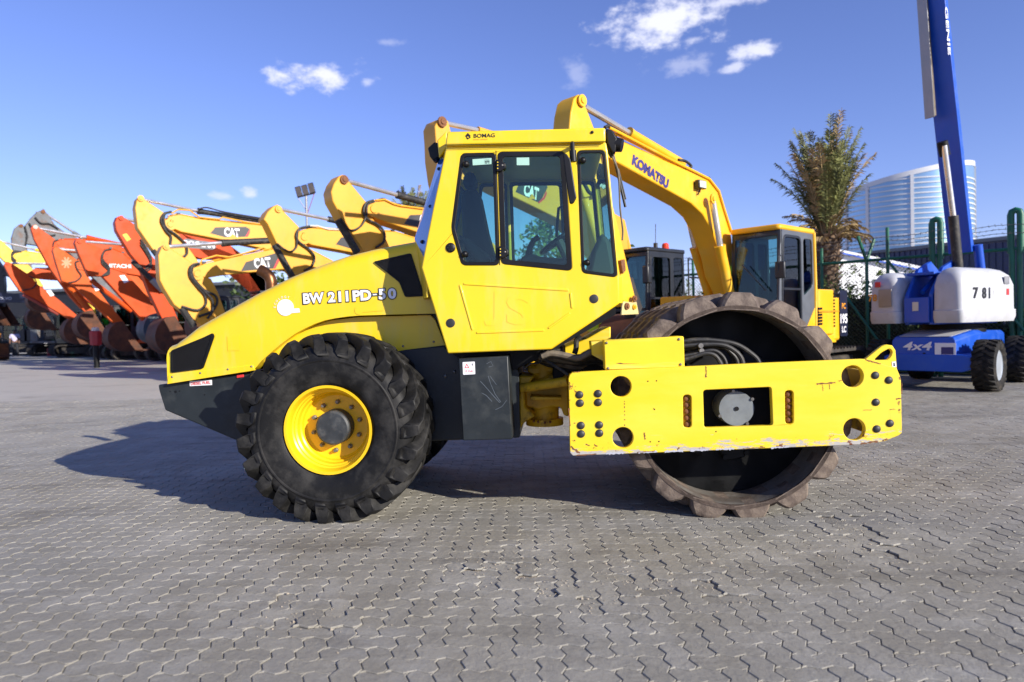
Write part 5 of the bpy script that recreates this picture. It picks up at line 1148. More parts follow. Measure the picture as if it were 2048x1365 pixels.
# stick linkage above the drum
e.tube('bucket_cylinder', 'komatsu_yellow', '5', [(940, 470), (1030, 760)], .075, -.12, 12); e.tube('hose', 'hose', '5', [(940, 380), (980, 440), (1050, 425)], .03, -.14, sp=True); e.tube('cylinder_rod', 'chrome', '5', [(1020, 740), (1100, 960)], .04, -.12, 10)
e.slab('link_plate', 'pale_yellow', e.q('g', -.05, (150, 1180), (165, 1115), (300, 1130), (345, 1120), (375, 1290), (140, 1300)), -.08, -.05, .008); e.pin('g', 222, 1180, .055, -.08, 'rust_bolt'); e.pin('g', 325, 1075, .05, -.06, 'rust_bolt'); e.pin('g', 322, 1192, .04, -.08)
e.slab('side_lug', 'rust_bolt', e.q('g', -.04, (135, 555), (190, 540), (205, 690), (165, 740)), -.06, -.0, .005); e.bucket('p', 1300, 640, 'bucket_rust', 1.1)
cb = body(e.root, e.rz, 'komatsu_yellow', tail=.85, pil='cab_black', sidem='cab_grey', roofm='komatsu_yellow', rails=False, cabkw=dict(x0=.45))
for yy in (1.385,): part(e.root, e.rz, MB().tube([(.48, yy, 1.2), (.46, yy, 2.1), (.50, yy, 3.12)], .035, 8), 'cab_rear_post', 'komatsu_yellow')
part(e.root, e.rz, MB().plate(roundpoly([(.42, 1.16), (1.0, 1.16), (.44, 1.75)], .02), [], fxz, 1.36, 1.392), 'side_cover', 'komatsu_yellow', .006)
for k in range(11): part(e.root, e.rz, MB().bb(-.62, -.42, 1.345, 1.362, 1.30+.065*k, 1.335+.065*k), 'louvre', 'black_plastic')
for k in range(6): part(e.root, e.rz, MB().bb(.12, .30, 1.35, 1.366, 1.35+.06*k, 1.39+.06*k), 'louvre', 'black_plastic')
lp = part(e.root, e.rz, MB().plate(rrect(-1.02, 1.10, -.66, 2.04, .05), [], fxz, 1.372, 1.382), 'logo_panel', 'komatsu_blue')
for s_, z, h in (('PC', 1.72, .12), ('195', 1.46, .20), ('LC', 1.24, .13)):
    t_ = text(s_, 'model_lettering', 'amber' if s_ == 'PC' else 'white_vinyl', lp, (-.84, 1.383, z), (-1, 0, 0), (0, 0, 1), h, .03, 0, None, .002)
part(e.root, e.rz, MB().bb(-.64, .3, 1.36, 1.374, 1.60, 1.63), 'panel_seam', 'amber')
text('USJ', 'visor_lettering', 'black_vinyl', cb, (1.815, .62, 3.0), (0, 1, 0), (0, 0, 1), .11, .02, 0, None, .05)
part(e.root, e.rz, MB().tube([(1.85, 1.40, 2.62), (2.05, 1.45, 2.60), (2.06, 1.45, 2.30)], .015, 6), 'mirror_arm', 'cab_black'); part(e.root, e.rz, MB().bb(2.0, 2.06, 1.38, 1.56, 2.2, 2.5), 'door_mirror', 'cab_black', .02)
part(e.root, e.rz, MB().tube([(1.93, 1.15, 2.0), (1.95, .7, 2.5)], .012, 6), 'wiper', 'cab_black')
# ================================================================== blue boom lift
LH = radians(42); lh = Vector((-cos(LH), -sin(LH), 0)); ll = Vector((sin(LH), -cos(LH), 0))
LR = Vector((9.4, 14.6, 0))
lift = empty('boom_lift', LR); tag(lift, 'blue telescopic boom lift with grey 781 cowls and a raised boom by the fence', 'boom lift')
LM = Matrix(((lh.x, ll.x, 0), (lh.y, ll.y, 0), (0, 0, 1)))
def lpart(mb, name, m, bev=0, parent=None, smooth=35):
    mb.v = [tuple(LM @ Vector(v)) for v in mb.v]; return mb.build(name, m, parent or lift, smooth, bev=bev)
WR = .50
def lift_wheel(x, y, dust):
    hub = MB().lathe([(.14, 0), (.14, .12), (.10, .14), (-.1, .14)], (0, 0, 0), (0, 1, 0), 20); 
    sgn = 1 if y > 0 else -1
    hb = bpy.data.objects.new('wheel', hub.mesh('wheel', 'lift_silver')); COL.objects.link(hb); hb.parent = lift
    hb.location = LM @ Vector((x, y, WR)); hb.rotation_euler = (0, 0, LH + pi + (0 if sgn > 0 else pi))
    MB().lathe([(.155, .30), (.165, .285), (.12, .26), (.06, .25), (.05, .0)], (0, 0, 0), (0, 1, 0), 28).build('rim', 'lift_silver', hb, 30)
    t = MB(); pr = [(.16, .29), (.195, .33), (.20, .40), (.18, .455), (.12, .475), (0, .48)]; pr += [(-a, b) for a, b in reversed(pr[:-1])]
    t.lathe(pr, (0, 0, 0), (0, 1, 0), 56, False, False)
    for k in range(22):
        for sd in (-1, 1):
            th0 = 2*pi*(k + (.5 if sd > 0 else 0))/22; rg_ = []
            for dy, rb, rt, dth in ((.19, .42, .452, 0), (.185, .44, .492, 0), (.12, .46, .502, .05), (.05, .46, .502, .16), (-.02, .46, .498, .22)):
                rg_.append([(rr*cos(th0 + dth + q*.085), sd*dy, rr*sin(th0 + dth + q*.085)) for rr, q in ((rb, -1), (rt, -.75), (rt, .75), (rb, 1))])
            t.loft(rg_, True, True)
    t.build('tyre', 'rubber_dark', hb, 40)
lift_wheel(1.2, .95, 0); lift_wheel(1.2, -.95, 1); lift_wheel(-1.2, .95, 0); lift_wheel(-1.2, -.95, 0)
ch = MB().loft([[(1.62, -.62, .42), (1.62, .50, .42), (1.62, .50, .98), (1.55, .46, 1.06), (1.55, -.58, 1.06), (1.62, -.62, .98)], [(.6, -.62, .42), (.6, .62, .42), (.6, .62, 1.10), (.6, .56, 1.17), (.6, -.56, 1.17), (.6, -.62, 1.10)], [(-1.5, -.62, .45), (-1.5, .62, .45), (-1.5, .62, 1.05), (-1.5, .56, 1.12), (-1.5, -.56, 1.12), (-1.5, -.62, 1.05)]], True, True)
lpart(ch, 'chassis', 'lift_blue', .02)
lpart(MB().plate([(1.57, -.5), (1.57, .42), (.62, .52), (.62, -.52)], [], lambda a, b, t: (a, b, t + (1.57-a)*.116), 1.064, 1.069), 'chassis_top_plate', 'lift_grey')
for x in (1.2, -1.2): lpart(MB().plate([(-.95, .44), (-.62, .38), (.62, .38), (.95, .50), (.95, .64), (.62, .72), (-.62, .72), (-.95, .60)], [], lambda a, b, t, x=x: (x+t, a, b), -.20 if x < 0 else -.2, .2 if x < 0 else .44), 'axle_beam', 'lift_blue', .015)
lpart(MB().tube([(.9, .7, .75), (1.1, .80, .72)], .03, 8), 'steering_rod', 'chrome')
lpart(MB().lathe([(1.12, .62), (1.22, .62), (1.22, .58), (1.30, .58)], (0, 0, 0), (0, 0, 1), 32), 'slew_ring', 'black_steel')
lpart(MB().lathe([(1.30, .80), (1.36, .80)], (0, 0, 0), (0, 0, 1), 32), 'turntable_plate', 'lift_blue')
t_ = lambda s_, name, m, o, sz, wd=None, ux=(0, 1, 0), sh=0., b_=.05, par=None: text(s_, name, m, par or lift, LM @ Vector(o), LM @ Vector(ux), (0, 0, 1), sz, b_, sh, wd, .004)
t_('4x4', 'drive_lettering', 'white_vinyl', (1.628, -.15, .88), .17, .52, sh=.2, b_=.02)
lpart(MB().bb(1.632, 1.636, .16, .52, .42, .94), 'info_sheet', 'white_vinyl')
for y0, y1, z0, z1, m in ((.27, .48, .72, .86, 'letter_blue'), (.20, .33, .58, .68, 'letter_blue'), (.36, .49, .58, .68, 'letter_blue'), (.20, .48, .47, .485, 'grey_vinyl'), (.20, .40, .51, .52, 'grey_vinyl')): lpart(MB().bb(1.637, 1.638, y0, y1, z0, z1), 'sheet_print', m)
for z in (.58, .72): lpart(MB().lathe([(0, .03), (.006, .03)], (1.622, -.03, z), (1, 0, 0), 10), 'chassis_hole', 'black_plastic')
# turntable, cowls and boom use their own slew angle
TA = radians(30); tu = Vector((cos(TA), sin(TA), 0)); tn = Vector((-sin(TA), cos(TA), 0))
Qc = CC + ray(1924, 600)*13.0; Qc.z = 0
def tl(a, o, z): return Qc + tu*a + tn*o + Vector((0, 0, z)) - LR      # a along (backwards), o away from the near side
def tpart(mb, name, m, bev=0, parent=None, smooth=40):
    mb.v = [tuple(tl(*v)) for v in mb.v]; return mb.build(name, m, parent or lift, smooth, bev=bev)
def cowl(o0, o1, a0, a1, zb, zt):
    rg_ = []
    for z, ins_, cut in ((zb, .03, .10), (zb+.10, .0, .13), (zb+.24, .0, .13), (zb+.25, .02, .13), (zt-.35, .02, .15), (zt-.16, .06, .18), (zt-.05, .16, .24), (zt, .30, .3)):
        p = roundpoly([(a0+ins_*1.2, o0+ins_), (a1-ins_*1.6, o0+ins_), (a1-ins_*1.6, o1-ins_*.5), (a0+ins_*1.2, o1-ins_*.5)], cut, 5)
        rg_.append([(a, o, z) for a, o in p])
    return MB().loft(rg_, True, True)
ca = tpart(cowl(0, .58, 0, 2.15, 1.33, 2.42), 'cowl', 'lift_grey'); cb_ = tpart(cowl(1.22, 1.85, -.05, 2.1, 1.33, 2.40), 'cowl', 'lift_grey')
def tt(s_, o, sz, ux, m='black_vinyl', wd=None, par=ca): return text(s_, 'number_lettering', m, par, tl(*o), ux, (0, 0, 1), sz, .03, 0, wd, .006)
tt('7', (.52, .012, 1.90), .22, tu, wd=.19); tt('8', (.84, .012, 1.90), .22, tu, wd=.15); tt('1', (1.04, .012, 1.90), .22, tu, wd=.04)
tt('781', (-.035, 1.72, 1.88), .15, -tn, m='amber', par=cb_)
tpart(MB().bb(1.22, 1.5, .013, .017, 1.83, 1.98), 'cowl_label', 'white_vinyl', parent=ca); tpart(MB().bb(1.62, 1.82, .006, .012, 2.08, 2.24), 'cowl_label', 'galv', parent=ca)
tpart(MB().bb(1.72, 1.82, .012, .017, 1.86, 1.99), 'cowl_label', 'red_vinyl', parent=ca); tpart(MB().bb(-.041, -.036, 1.58, 1.70, 2.10, 2.21), 'cowl_label', 'red_vinyl', parent=cb_)
tpart(MB().bb(-.05, -.04, 1.34, 1.62, 1.68, 2.05), 'cowl_hatch', 'galv', .004, cb_)
tw = tpart(MB().plate([(.15, 1.30), (1.5, 1.30), (1.5, 2.3), (1.0, 2.62), (.55, 2.45), (.15, 1.9)], [], lambda a, z, t: (a, t, z), .62, .70), 'turret_plate', 'lift_blue', .01)
tpart(MB().plate([(.15, 1.30), (1.5, 1.30), (1.5, 2.3), (1.0, 2.62), (.55, 2.45), (.15, 1.9)], [], lambda a, z, t: (a, t, z), 1.10, 1.18), 'turret_plate', 'lift_blue', .01)
tpart(MB().bb(.08, .14, .66, 1.16, 1.34, 1.85), 'turret_front', 'lift_blue', .01); tpart(MB().bb(.065, .078, .86, .98, 1.58, 1.76), 'turret_label', 'cream')
tpart(MB().tube([(.3, .9, 1.95), (.9, .9, 2.35)], .05, 10), 'link_rod', 'lift_blue'); tpart(MB().bb(.2, .9, .62, 1.16, 2.3, 2.36), 'turret_top', 'lift_blue', .01)
# boom: rectangular telescope rising steeply and leaning over the front
BP = Pl((tl(0, .72, 0) + LR), TA)
def bsec(pxa, w0, nm, m, ext, d0, d1, o0, o1):
    a = BP.sz(*pxa[0], .0); b = BP.sz(*pxa[1], .0); A = Vector((a[0], a[1])); B = Vector((b[0], b[1])); d = (B-A).normalized(); n = Vector((-d.y, d.x)); B = B + d*ext
    q = [A + n*d0, B + n*d0, B + n*d1, A + n*d1]
    return MB().plate([(v.x, v.y) for v in q], [], lambda s_, z, t: BP.w(s_, z, t) - LR, o0, o1).build(nm, m, lift, bev=.012)
bsec(((1938, 505), (1884, 0)), 0, 'boom', 'lift_blue', 4.0, -.12, .0, -.05, .42)
bsec(((1938, 505), (1884, 0)), 0, 'inner_boom', 'lift_blue', 7.5, -.10, -.02, -.02, .38)
bsec(((1900, 225), (1884, 0)), 0, 'cable_track', 'hose_wrap', 3.6, .012, .09, .26, .42)
bsec(((1899, 228), (1884, 0)), 0, 'cable_tray', 'galv', 3.4, .09, .115, .24, .44)
g_ = BP.sz(1888, 0, -.062); g2 = BP.sz(1895, 100, -.062); ux_ = BP.u*(g2[0]-g_[0]) + Vector((0, 0, g2[1]-g_[1]))
mid_ = BP.sz(1893, 62, -.063); text('GENIE', 'boom_lettering', 'white_vinyl', lift, BP.w(mid_[0]+.04, mid_[1], -.064) - LR, ux_, BP.u, .10, .02, 0, .95, .003)
def btube(nm, m, pts, r, o): return MB().tube([BP.w(*BP.sz(x, y, o), o) - LR for x, y in pts], r, 12).build(nm, m, lift)
btube('lift_cylinder_rod', 'chrome', [(1888, 292), (1907, 440)], .055, -.16); btube('lift_cylinder', 'hose', [(1906, 432), (1922, 600)], .095, -.16)
btube('cylinder_bracket', 'black_steel', [(1884, 284), (1890, 312)], .10, -.12)
btube('boom_foot', 'lift_blue', [(1955, 490), (1968, 600)], .09, -.10)
# ================================================================== fence
fL = CC + ray(1625, 530)*18.6; fR = CC + ray(2048, 498)*15.2
FP = Pl(fL, atan2(fR.y-fL.y, fR.x-fL.x)); FZ = 2.93
fence = empty('chain_link_fence', (FP.w(2, 0, 0).x, FP.w(2, 0, 0).y, 0)); tag(fence, 'green tubular chain link fence topped with barbed wire behind the boom lift', 'fence')
fo = fence.location.copy()
def fw(s_, z, o=0.): return FP.w(s_, z, o) - fo
S0, S1 = -6.0, 9.0
MB().tube([fw(S0, FZ), fw(S1, FZ)], .038, 8).build('top_rail', 'fence_green', fence)
MB().tube([fw(S0, .12), fw(S1, .12)], .03, 8).build('bottom_rail', 'fence_green', fence)
def spx(x, y=520): return FP.sz(x, y)[0]
for x, topz in ((1643, 3.35), (1775, 3.72)): MB().tube([fw(spx(x), 0), fw(spx(x), topz)], .042, 8).build('post', 'fence_green', fence)
s_ = spx(1733); MB().tube([fw(s_, 0), fw(s_, FZ+.03)], .042, 8).build('post', 'fence_green', fence)
MB().tube([fw(s_, FZ-.02, 0), fw(s_-.12, FZ+.62, -.25)], .04, 8).build('wire_arm', 'fence_green', fence); MB().tube([fw(s_, FZ-.02, 0), fw(s_+.1, FZ+.55, .25)], .04, 8).build('wire_arm', 'fence_green', fence)
for s_ in (S0+.1, S0+2.3, -2.0, S1-.1): MB().tube([fw(s_, 0), fw(s_, 3.4)], .042, 8).build('post', 'fence_green', fence)
for x in (1866, 2024):
    s_ = spx(x)
    for d in (-.0, .14): MB().tube([fw(s_+d, 0), fw(s_+d, FZ)], .06, 12).build('gate_post', 'fence_green', fence)
    loop = [fw(s_-.02, FZ-.1), fw(s_-.02, FZ+.76), fw(s_+.0, FZ+.83), fw(s_+.07, FZ+.86), fw(s_+.14, FZ+.83), fw(s_+.16, FZ+.76), fw(s_+.16, FZ-.1)]
    MB().tube(loop, .072, 12).build('gate_hoop', 'fence_green', fence)
for a, b in (((140, 560), (430, 960)), ((490, 370), (640, 560)), ((1400, 790), (1466, 870))):
    A, B = Z('f', a, b); p, q = FP.sz(*A, -.1), FP.sz(*B, -.1); MB().tube([fw(*p, -.1), fw(*q, -.1)], .034, 8).build('brace', 'fence_green', fence)
cl = MB(); pitch = .10
def wire(m, a, b, r):
    a, b = Vector(a), Vector(b); d = (b-a).normalized(); u = FP.n; v = d.cross(u)
    vs = [p + q for p in (a, b) for q in (u*r + v*r, u*r - v*r, -u*r - v*r, -u*r + v*r)]
    m.add(vs, [(0, 1, 5, 4), (1, 2, 6, 5), (2, 3, 7, 6), (3, 0, 4, 7)])
h = FZ - .12; k = S0
while k < S1:
    x1 = min(k+h, S1); wire(cl, fw(k, .12, .03), fw(x1, .12 + (x1-k), .03), .0028)
    x0 = max(k-h, S0); wire(cl, fw(k, .12, .036), fw(x0, .12 + (k-x0), .036), .0028); k += pitch
tag(cl.build('chain_link_mesh', 'wire_dark', fence, 0, fix=False), kind='stuff')
rb = random.Random(4)
for z, o in ((3.12, 0), (3.30, -.1), (3.48, -.2), (3.42, .15)):
    pts = []; m_ = MB(); n_ = 40
    for i in range(n_+1): s_ = S0 + (S1-S0)*i/n_; pts.append(fw(s_, z + .02*sin(i*1.9) - .03*abs(sin(i*pi/8)), o))
    m_.tube(pts, .006, 4, False)
    bw = m_.build('barbed_wire', 'barb_wire', fence, 0)
    bb_ = MB()
    for i in range(n_*3):
        s_ = S0 + (S1-S0)*(i+.5)/(n_*3); t = i/3; zz = z + .02*sin(t*1.9) - .03*abs(sin(t*pi/8)); c = fw(s_, zz, o); d = Vector((rb.uniform(-1, 1), rb.uniform(-1, 1), 1)).normalized()*.035
        wire(bb_, c-d, c+d, .004)
    tag(bb_.build('barbs', 'barb_wire', bw, 0, fix=False), kind='stuff')
# ================================================================== foliage helpers
def leaf_cloud(m, c, rad, n, size, rnd, flat=1., shell=.55):
    for _ in range(n):
        while True:
            d = Vector((rnd.uniform(-1, 1), rnd.uniform(-1, 1), rnd.uniform(-1, 1)))
            if 0.05 < d.length < 1: break
        d = d.normalized()*(shell + (1-shell)*rnd.random())
        p = Vector((c[0]+d.x*rad[0], c[1]+d.y*rad[1], c[2]+d.z*rad[2]))
        a = Vector((rnd.gauss(0, 1), rnd.gauss(0, 1), rnd.gauss(0, .8))).normalized(); b = a.cross(Vector((rnd.gauss(0, 1), rnd.gauss(0, 1), rnd.gauss(0, 1)))).normalized()
        s_ = size*rnd.uniform(.6, 1.4)
        m.add([p - a*s_, p + b*s_*.42, p + a*s_, p - b*s_*.42], [(0, 1, 2, 3)])
def tree(name, label, base, h, crowns, n, size, lm, grp=None, tr=.12):
    r = empty(name, base); tag(r, label, 'tree', grp); rnd = random.Random(int(h*1000)+n)
    MB().tube([(0, 0, 0), (.05, .03, h*.35), (-.04, .05, h*.6), (.02, 0, h*.8)], [tr, tr*.8, tr*.6, tr*.3], 8).build('trunk', 'twig', r)
    for c, rad in crowns: MB().tube([(0, 0, h*.45), ((c[0])*.5, c[1]*.5, h*.45 + (c[2]-h*.45)*.6), (c[0], c[1], c[2])], [tr*.5, tr*.35, tr*.1], 6).build('limb', 'twig', r)
    m = MB()
    for c, rad in crowns: leaf_cloud(m, c, rad, int(n*rad[0]*rad[2]), size, rnd, shell=.25)
    tag(m.build('crown', lm, r, 0, fix=False), kind='stuff'); return r
# hedge along the fence
hs_ = MB(); rnd = random.Random(21); hc = MB()
hedge = empty('hedge', (FP.w(1.5, 0, .9).x, FP.w(1.5, 0, .9).y, 0)); tag(hedge, 'dense dark green hedge growing just behind the chain link fence', 'hedge')
ho = hedge.location
s_ = -5.5
rgs = []
while s_ < 9.2:
    t = 2.02 + .22*sin(s_*1.3) + .14*sin(s_*3.7+1) + (.25 if s_ < 3.2 else -.35)
    c = FP.w(s_, t*.52, .95 + .1*sin(s_*2.2)) - ho
    leaf_cloud(hs_, c, (.42, .42, t*.52), 700, .058, rnd, shell=.62)
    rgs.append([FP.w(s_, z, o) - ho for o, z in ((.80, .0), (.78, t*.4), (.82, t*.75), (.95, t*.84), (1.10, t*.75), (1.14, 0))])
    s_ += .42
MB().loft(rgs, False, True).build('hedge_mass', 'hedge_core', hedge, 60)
tag(hs_.build('foliage', 'leaf', hedge, 0, fix=False), kind='stuff')
sh = MB(); 
for i in range(240):
    s_ = rnd.uniform(-5.4, 9.); t = 2.2 + .2*sin(s_*1.3) + (.25 if s_ < 3.2 else -.35); c = FP.w(s_, t*rnd.uniform(.75, 1.1), .95 + rnd.uniform(-.4, .2)) - ho
    leaf_cloud(sh, c, (.13, .13, .22), 16, .05, rnd, shell=.1)
tag(sh.build('hedge_shoots', 'leaf_light', hedge, 0, fix=False), kind='stuff')
# ================================================================== palms
def palm(base, zc, h, nf, label, rnd, up=1., grp=None):
    r = empty('palm_tree', base); tag(r, label, 'palm tree', grp)
    rings = []
    prof = [(0, .30), (.5, .26), (zc*.5, .27), (zc*.72, .34), (zc*.9, .40), (zc, .30)]
    MB().lathe(prof, (0, 0, 0), (0, 0, 1), 14).build('trunk', 'palm_bark', r)
    bt = MB()
    for i in range(240):
        a = i*2.39996; z = zc*(.30 + .70*i/240); rr = .27 + .14*max(0, (z/zc-.55)/.45)
        d = Vector((cos(a), sin(a), 0)); t = Vector((-sin(a), cos(a), 0)); p = d*rr*.85 + Vector((0, 0, z)); q = d*(rr+.13+.1*rnd.random()) + Vector((0, 0, z+.22*rnd.uniform(.6, 1.3)))
        bt.add([p - t*.07, p + t*.07, q + t*.03, q - t*.03, p + Vector((0, 0, .07))], [(0, 1, 2, 3), (0, 3, 4), (1, 4, 2), (4, 3, 2)])
    tag(bt.build('leaf_bases', 'palm_bark', r, 0, fix=False), kind='stuff')
    def frond(az, e0, bend, L, mat, name, ll, dens=34):
        m = MB(); p = Vector((cos(az), sin(az), 0))*.16 + Vector((0, 0, zc + rnd.uniform(-.25, .1))); e = e0; pts = []; n = 12
        for i in range(n+1):
            pts.append(p.copy()); d = Vector((cos(az)*cos(e), sin(az)*cos(e), sin(e))); p = p + d*(L/n); e -= bend/n*(.3 + 1.4*i/n)
        m.tube(pts, [.028*(1-i/(n+1.)) + .005 for i in range(n+1)], 4, False)
        side = Vector((-sin(az), cos(az), 0)); S_ = spline(pts, 4)
        for j in range(dens):
            t = .16 + .84*j/dens; idx = min(len(S_)-2, int(t*(len(S_)-1))); q = S_[idx]; tan = (S_[idx+1]-S_[idx]).normalized(); nrm = side.cross(tan)
            l_ = ll*(.45 + .9*sin(pi*min(1, t*.9+.08)))*rnd.uniform(.8, 1.1)
            for sg in (-1, 1):
                d = (side*sg*.75 + tan*.75 + nrm*rnd.uniform(-.1, .45)).normalized(); w_ = tan.cross(d).cross(d).normalized()*.022
                tip = q + d*l_ + Vector((0, 0, -.30*l_)); mid = q + d*l_*.5 + Vector((0, 0, .02))
                m.add([q - w_*.5, q + w_*.5, mid + w_, tip, mid - w_], [(0, 1, 2, 3, 4)])
        return m.build(name, mat, r, 0, fix=False)
    for i in range(nf):
        az = i*2.39996 + rnd.uniform(-.2, .2); f = i/nf
        frond(az, radians(88 - 15*f*up + rnd.uniform(-5, 4)), radians(14 + 42*f*f*f*up + rnd.uniform(-8, 14)), h*rnd.uniform(.85, 1.06)*(1 - .33*f), 'frond_green' if rnd.random() > .22*(.4+f) else 'frond_dry', 'frond', .36)
    for i in range(int(nf*.55)):
        frond(rnd.uniform(0, 6.28), radians(rnd.uniform(15, 66)), radians(rnd.uniform(60, 150)), rnd.uniform(.7, 1.5), 'frond_dry', 'dry_frond', .24, 14)
    return r
pb = CC + ray(1655, 600)*22.; palm((pb.x, pb.y, 0), 4.15, 4.0, 52, 'tall date palm with upright gathered fronds and shaggy trunk behind the excavator cab', random.Random(8))
pb = CC + ray(832, 600)*34.; palm((pb.x, pb.y, 0), 5.9, 3.0, 24, 'distant palm whose frond tips show behind the excavator booms', random.Random(9), 1.9)
tb = CC + ray(1092, 600)*23.; tree('leafy_tree', 'small bright green leafy tree seen through the roller cab windows', (tb.x, tb.y, 0), 5.2, [((0, 0, 4.3), (.9, .8, .75)), ((-.6, .1, 3.6), (.7, .6, .6)), ((.7, 0, 3.7), (.7, .6, .7)), ((.1, .2, 5.0), (.5, .5, .5))], 620, .11, 'leaf_light')
tb = CC + ray(1258, 600)*22.; tree('leafy_tree', 'small green tree behind the black excavator cab', (tb.x, tb.y, 0), 3.9, [((0, 0, 3.2), (.8, .7, .8)), ((.3, .1, 2.4), (.7, .6, .6))], 620, .10, 'leaf_light')
tb = CC + ray(520, 600)*46.; tree('leafy_tree', 'dusty green tree far behind the orange excavators', (tb.x, tb.y, 0), 6.5, [((0, 0, 4.5), (2.6, 1.5, 1.6)), ((1.8, 0, 4.0), (1.8, 1.3, 1.3))], 120, .22, 'leaf')
# ================================================================== buildings beyond the fence
def wpart(root, mb, name, m, bev=0, parent=None, smooth=35):
    o = root.location; return mb.build(name, m, parent or root, smooth, off=(o.x, o.y, 0) if parent is None else (o.x, o.y, 0), bev=bev)
# glazed round tower
tcn = CC + ray(1811, 600)*150; tower = empty('round_tower', (tcn.x, tcn.y, 0)); tag(tower, 'glazed round tower with white horizontal louvre bands and slanted top', 'tower')
TRD, TZ = 12.7, 30.0
def _tower(m, t, b):
    b.inputs['Base Color'].default_value = (.26, .42, .58, 1); b.inputs['Metallic'].default_value = .55; b.inputs['Roughness'].default_value = .28
_MD['tower_glass'] = {'fn': _tower}
n_ = 72; tm = MB(); lo_, hi_ = [], []
zt = lambda a: TZ + 2.2*cos(a + .35)
for k in range(n_):
    a = 2*pi*k/n_; lo_.append((TRD*cos(a), TRD*sin(a), 0)); hi_.append((TRD*cos(a), TRD*sin(a), zt(a)))
tm.loft([lo_, hi_], True, True); tm.build('glass_wall', 'tower_glass', tower, 60)
cap = MB(); cap.loft([[(x*1.012, y*1.012, z-.1) for x, y, z in hi_], [(x*1.012, y*1.012, z+.9) for x, y, z in hi_], [(x*.9, y*.9, z+.9) for x, y, z in hi_]], True, True); cap.build('roof_band', 'tower_rib', tower, 40)
ring = MB().lathe([(-.12, TRD-.02), (-.12, TRD+.14), (.12, TRD+.14), (.12, TRD-.02)], (0, 0, 0), (0, 0, 1), 96, True).mesh('louvre_band', 'tower_rib', 40)
for k in range(28):
    o = bpy.data.objects.new('louvre_band', ring); COL.objects.link(o); o.parent = tower; o.location = (0, 0, 1.6 + k*1.02)
for a in (-150, -122, -84, -38, 0):
    a = radians(a - 30); c = Vector((cos(a), sin(a), 0)); t = Vector((-sin(a), cos(a), 0)); MB().add([c*(TRD-.05) + t*w_ + Vector((0, 0, z)) for z in (0, zt(a)) for w_ in (-.3, .3)] + [c*(TRD+.3) + t*w_ + Vector((0, 0, z)) for z in (0, zt(a)) for w_ in (-.3, .3)], [(0, 1, 5, 4), (4, 5, 7, 6), (0, 4, 6, 2), (1, 3, 7, 5), (2, 6, 7, 3)]).build('mullion', 'tower_rib', tower, 0)
# long navy shed
A = CC + ray(1640, 518)*78; B = CC + ray(2140, 470)*54; NP = Pl(A, atan2(B.y-A.y, B.x-A.x)); Ln = (Vector((B.x, B.y)) - Vector((A.x, A.y))).length
shed = empty('navy_shed', (A.x, A.y, 0)); tag(shed, 'long low navy blue clad shed stretching beyond the fence', 'shed'); so_ = shed.location
MB().plate([(-4, 0), (Ln+6, 0), (Ln+6, B.z), (-4, A.z)], [], lambda s_, z, t: NP.w(s_, z, t) - so_, 0, 14).build('wall', 'navy_cladding', shed, 0)
rib = MB().bb(-.06, .06, -.08, .0, 0, 1).mesh('cladding_rib', 'navy_cladding', 0)
for i in range(60):
    s_ = -4 + (Ln+10)*i/60; o = bpy.data.objects.new('cladding_rib', rib); COL.objects.link(o); o.parent = shed; o.location = NP.w(s_, 0) - so_; o.rotation_euler = (0, 0, atan2(NP.u.y, NP.u.x)); o.scale = (1, 1, A.z + (B.z-A.z)*s_/Ln - .05)
MB().plate([(-4.3, A.z-.02), (Ln+6.3, B.z+.02), (Ln+6.3, B.z+.35), (-4.3, A.z+.3)], [], lambda s_, z, t: NP.w(s_, z, t) - so_, -.25, 14.2).build('roof_edge', 'cab_grey', shed, 0)
# white gabled hut
A = CC + ray(1600, 600)*31; B = CC + ray(1829, 600)*31; GP = Pl(A, atan2(B.y-A.y, B.x-A.x)); hut = empty('white_hut', (A.x, A.y, 0)); tag(hut, 'low white gabled hut with a small dark window behind the hedge', 'hut'); go = hut.location
def gq(x, y): return GP.sz(x, y)
e1, rdg, e0 = gq(1829, 537), gq(1672, 507), gq(1540, 545)
gf = lambda s_, z, t: GP.w(s_, z, t) - go
wn = [gq(*p) for p in Z('f', (377, 500), (428, 500), (428, 560), (377, 560))]
MB().plate([(e0[0], 0), (e1[0], 0), e1, rdg, e0], [wn], gf, 0, 6).build('wall', 'white_wall', hut, 0)
MB().plate([(e0[0]-.2, e0[1]-.08), rdg, (e1[0]+.2, e1[1]-.08), (e1[0]+.2, e1[1]+.06), (rdg[0], rdg[1]+.16), (e0[0]-.2, e0[1]+.06)], [], gf, -.2, 6.2).build('roof', 'white_wall', hut, 0)
MB().plate([(rdg[0], rdg[1]-.02), (e1[0]+.2, e1[1]-.16), (e1[0]+.2, e1[1]-.08), (rdg[0], rdg[1]+.06)], [], gf, -.22, -.205).build('eaves_trim', 'lift_blue', hut, 0)
wf = MB().plate([(p[0], p[1]) for p in wn], [shrink(wn, .05)], gf, -.02, .06).build('window', 'cab_grey', hut, 0); MB().plate(shrink(wn, .04), [], gf, .03, .035).build('pane', 'dark_glass', wf, 0)
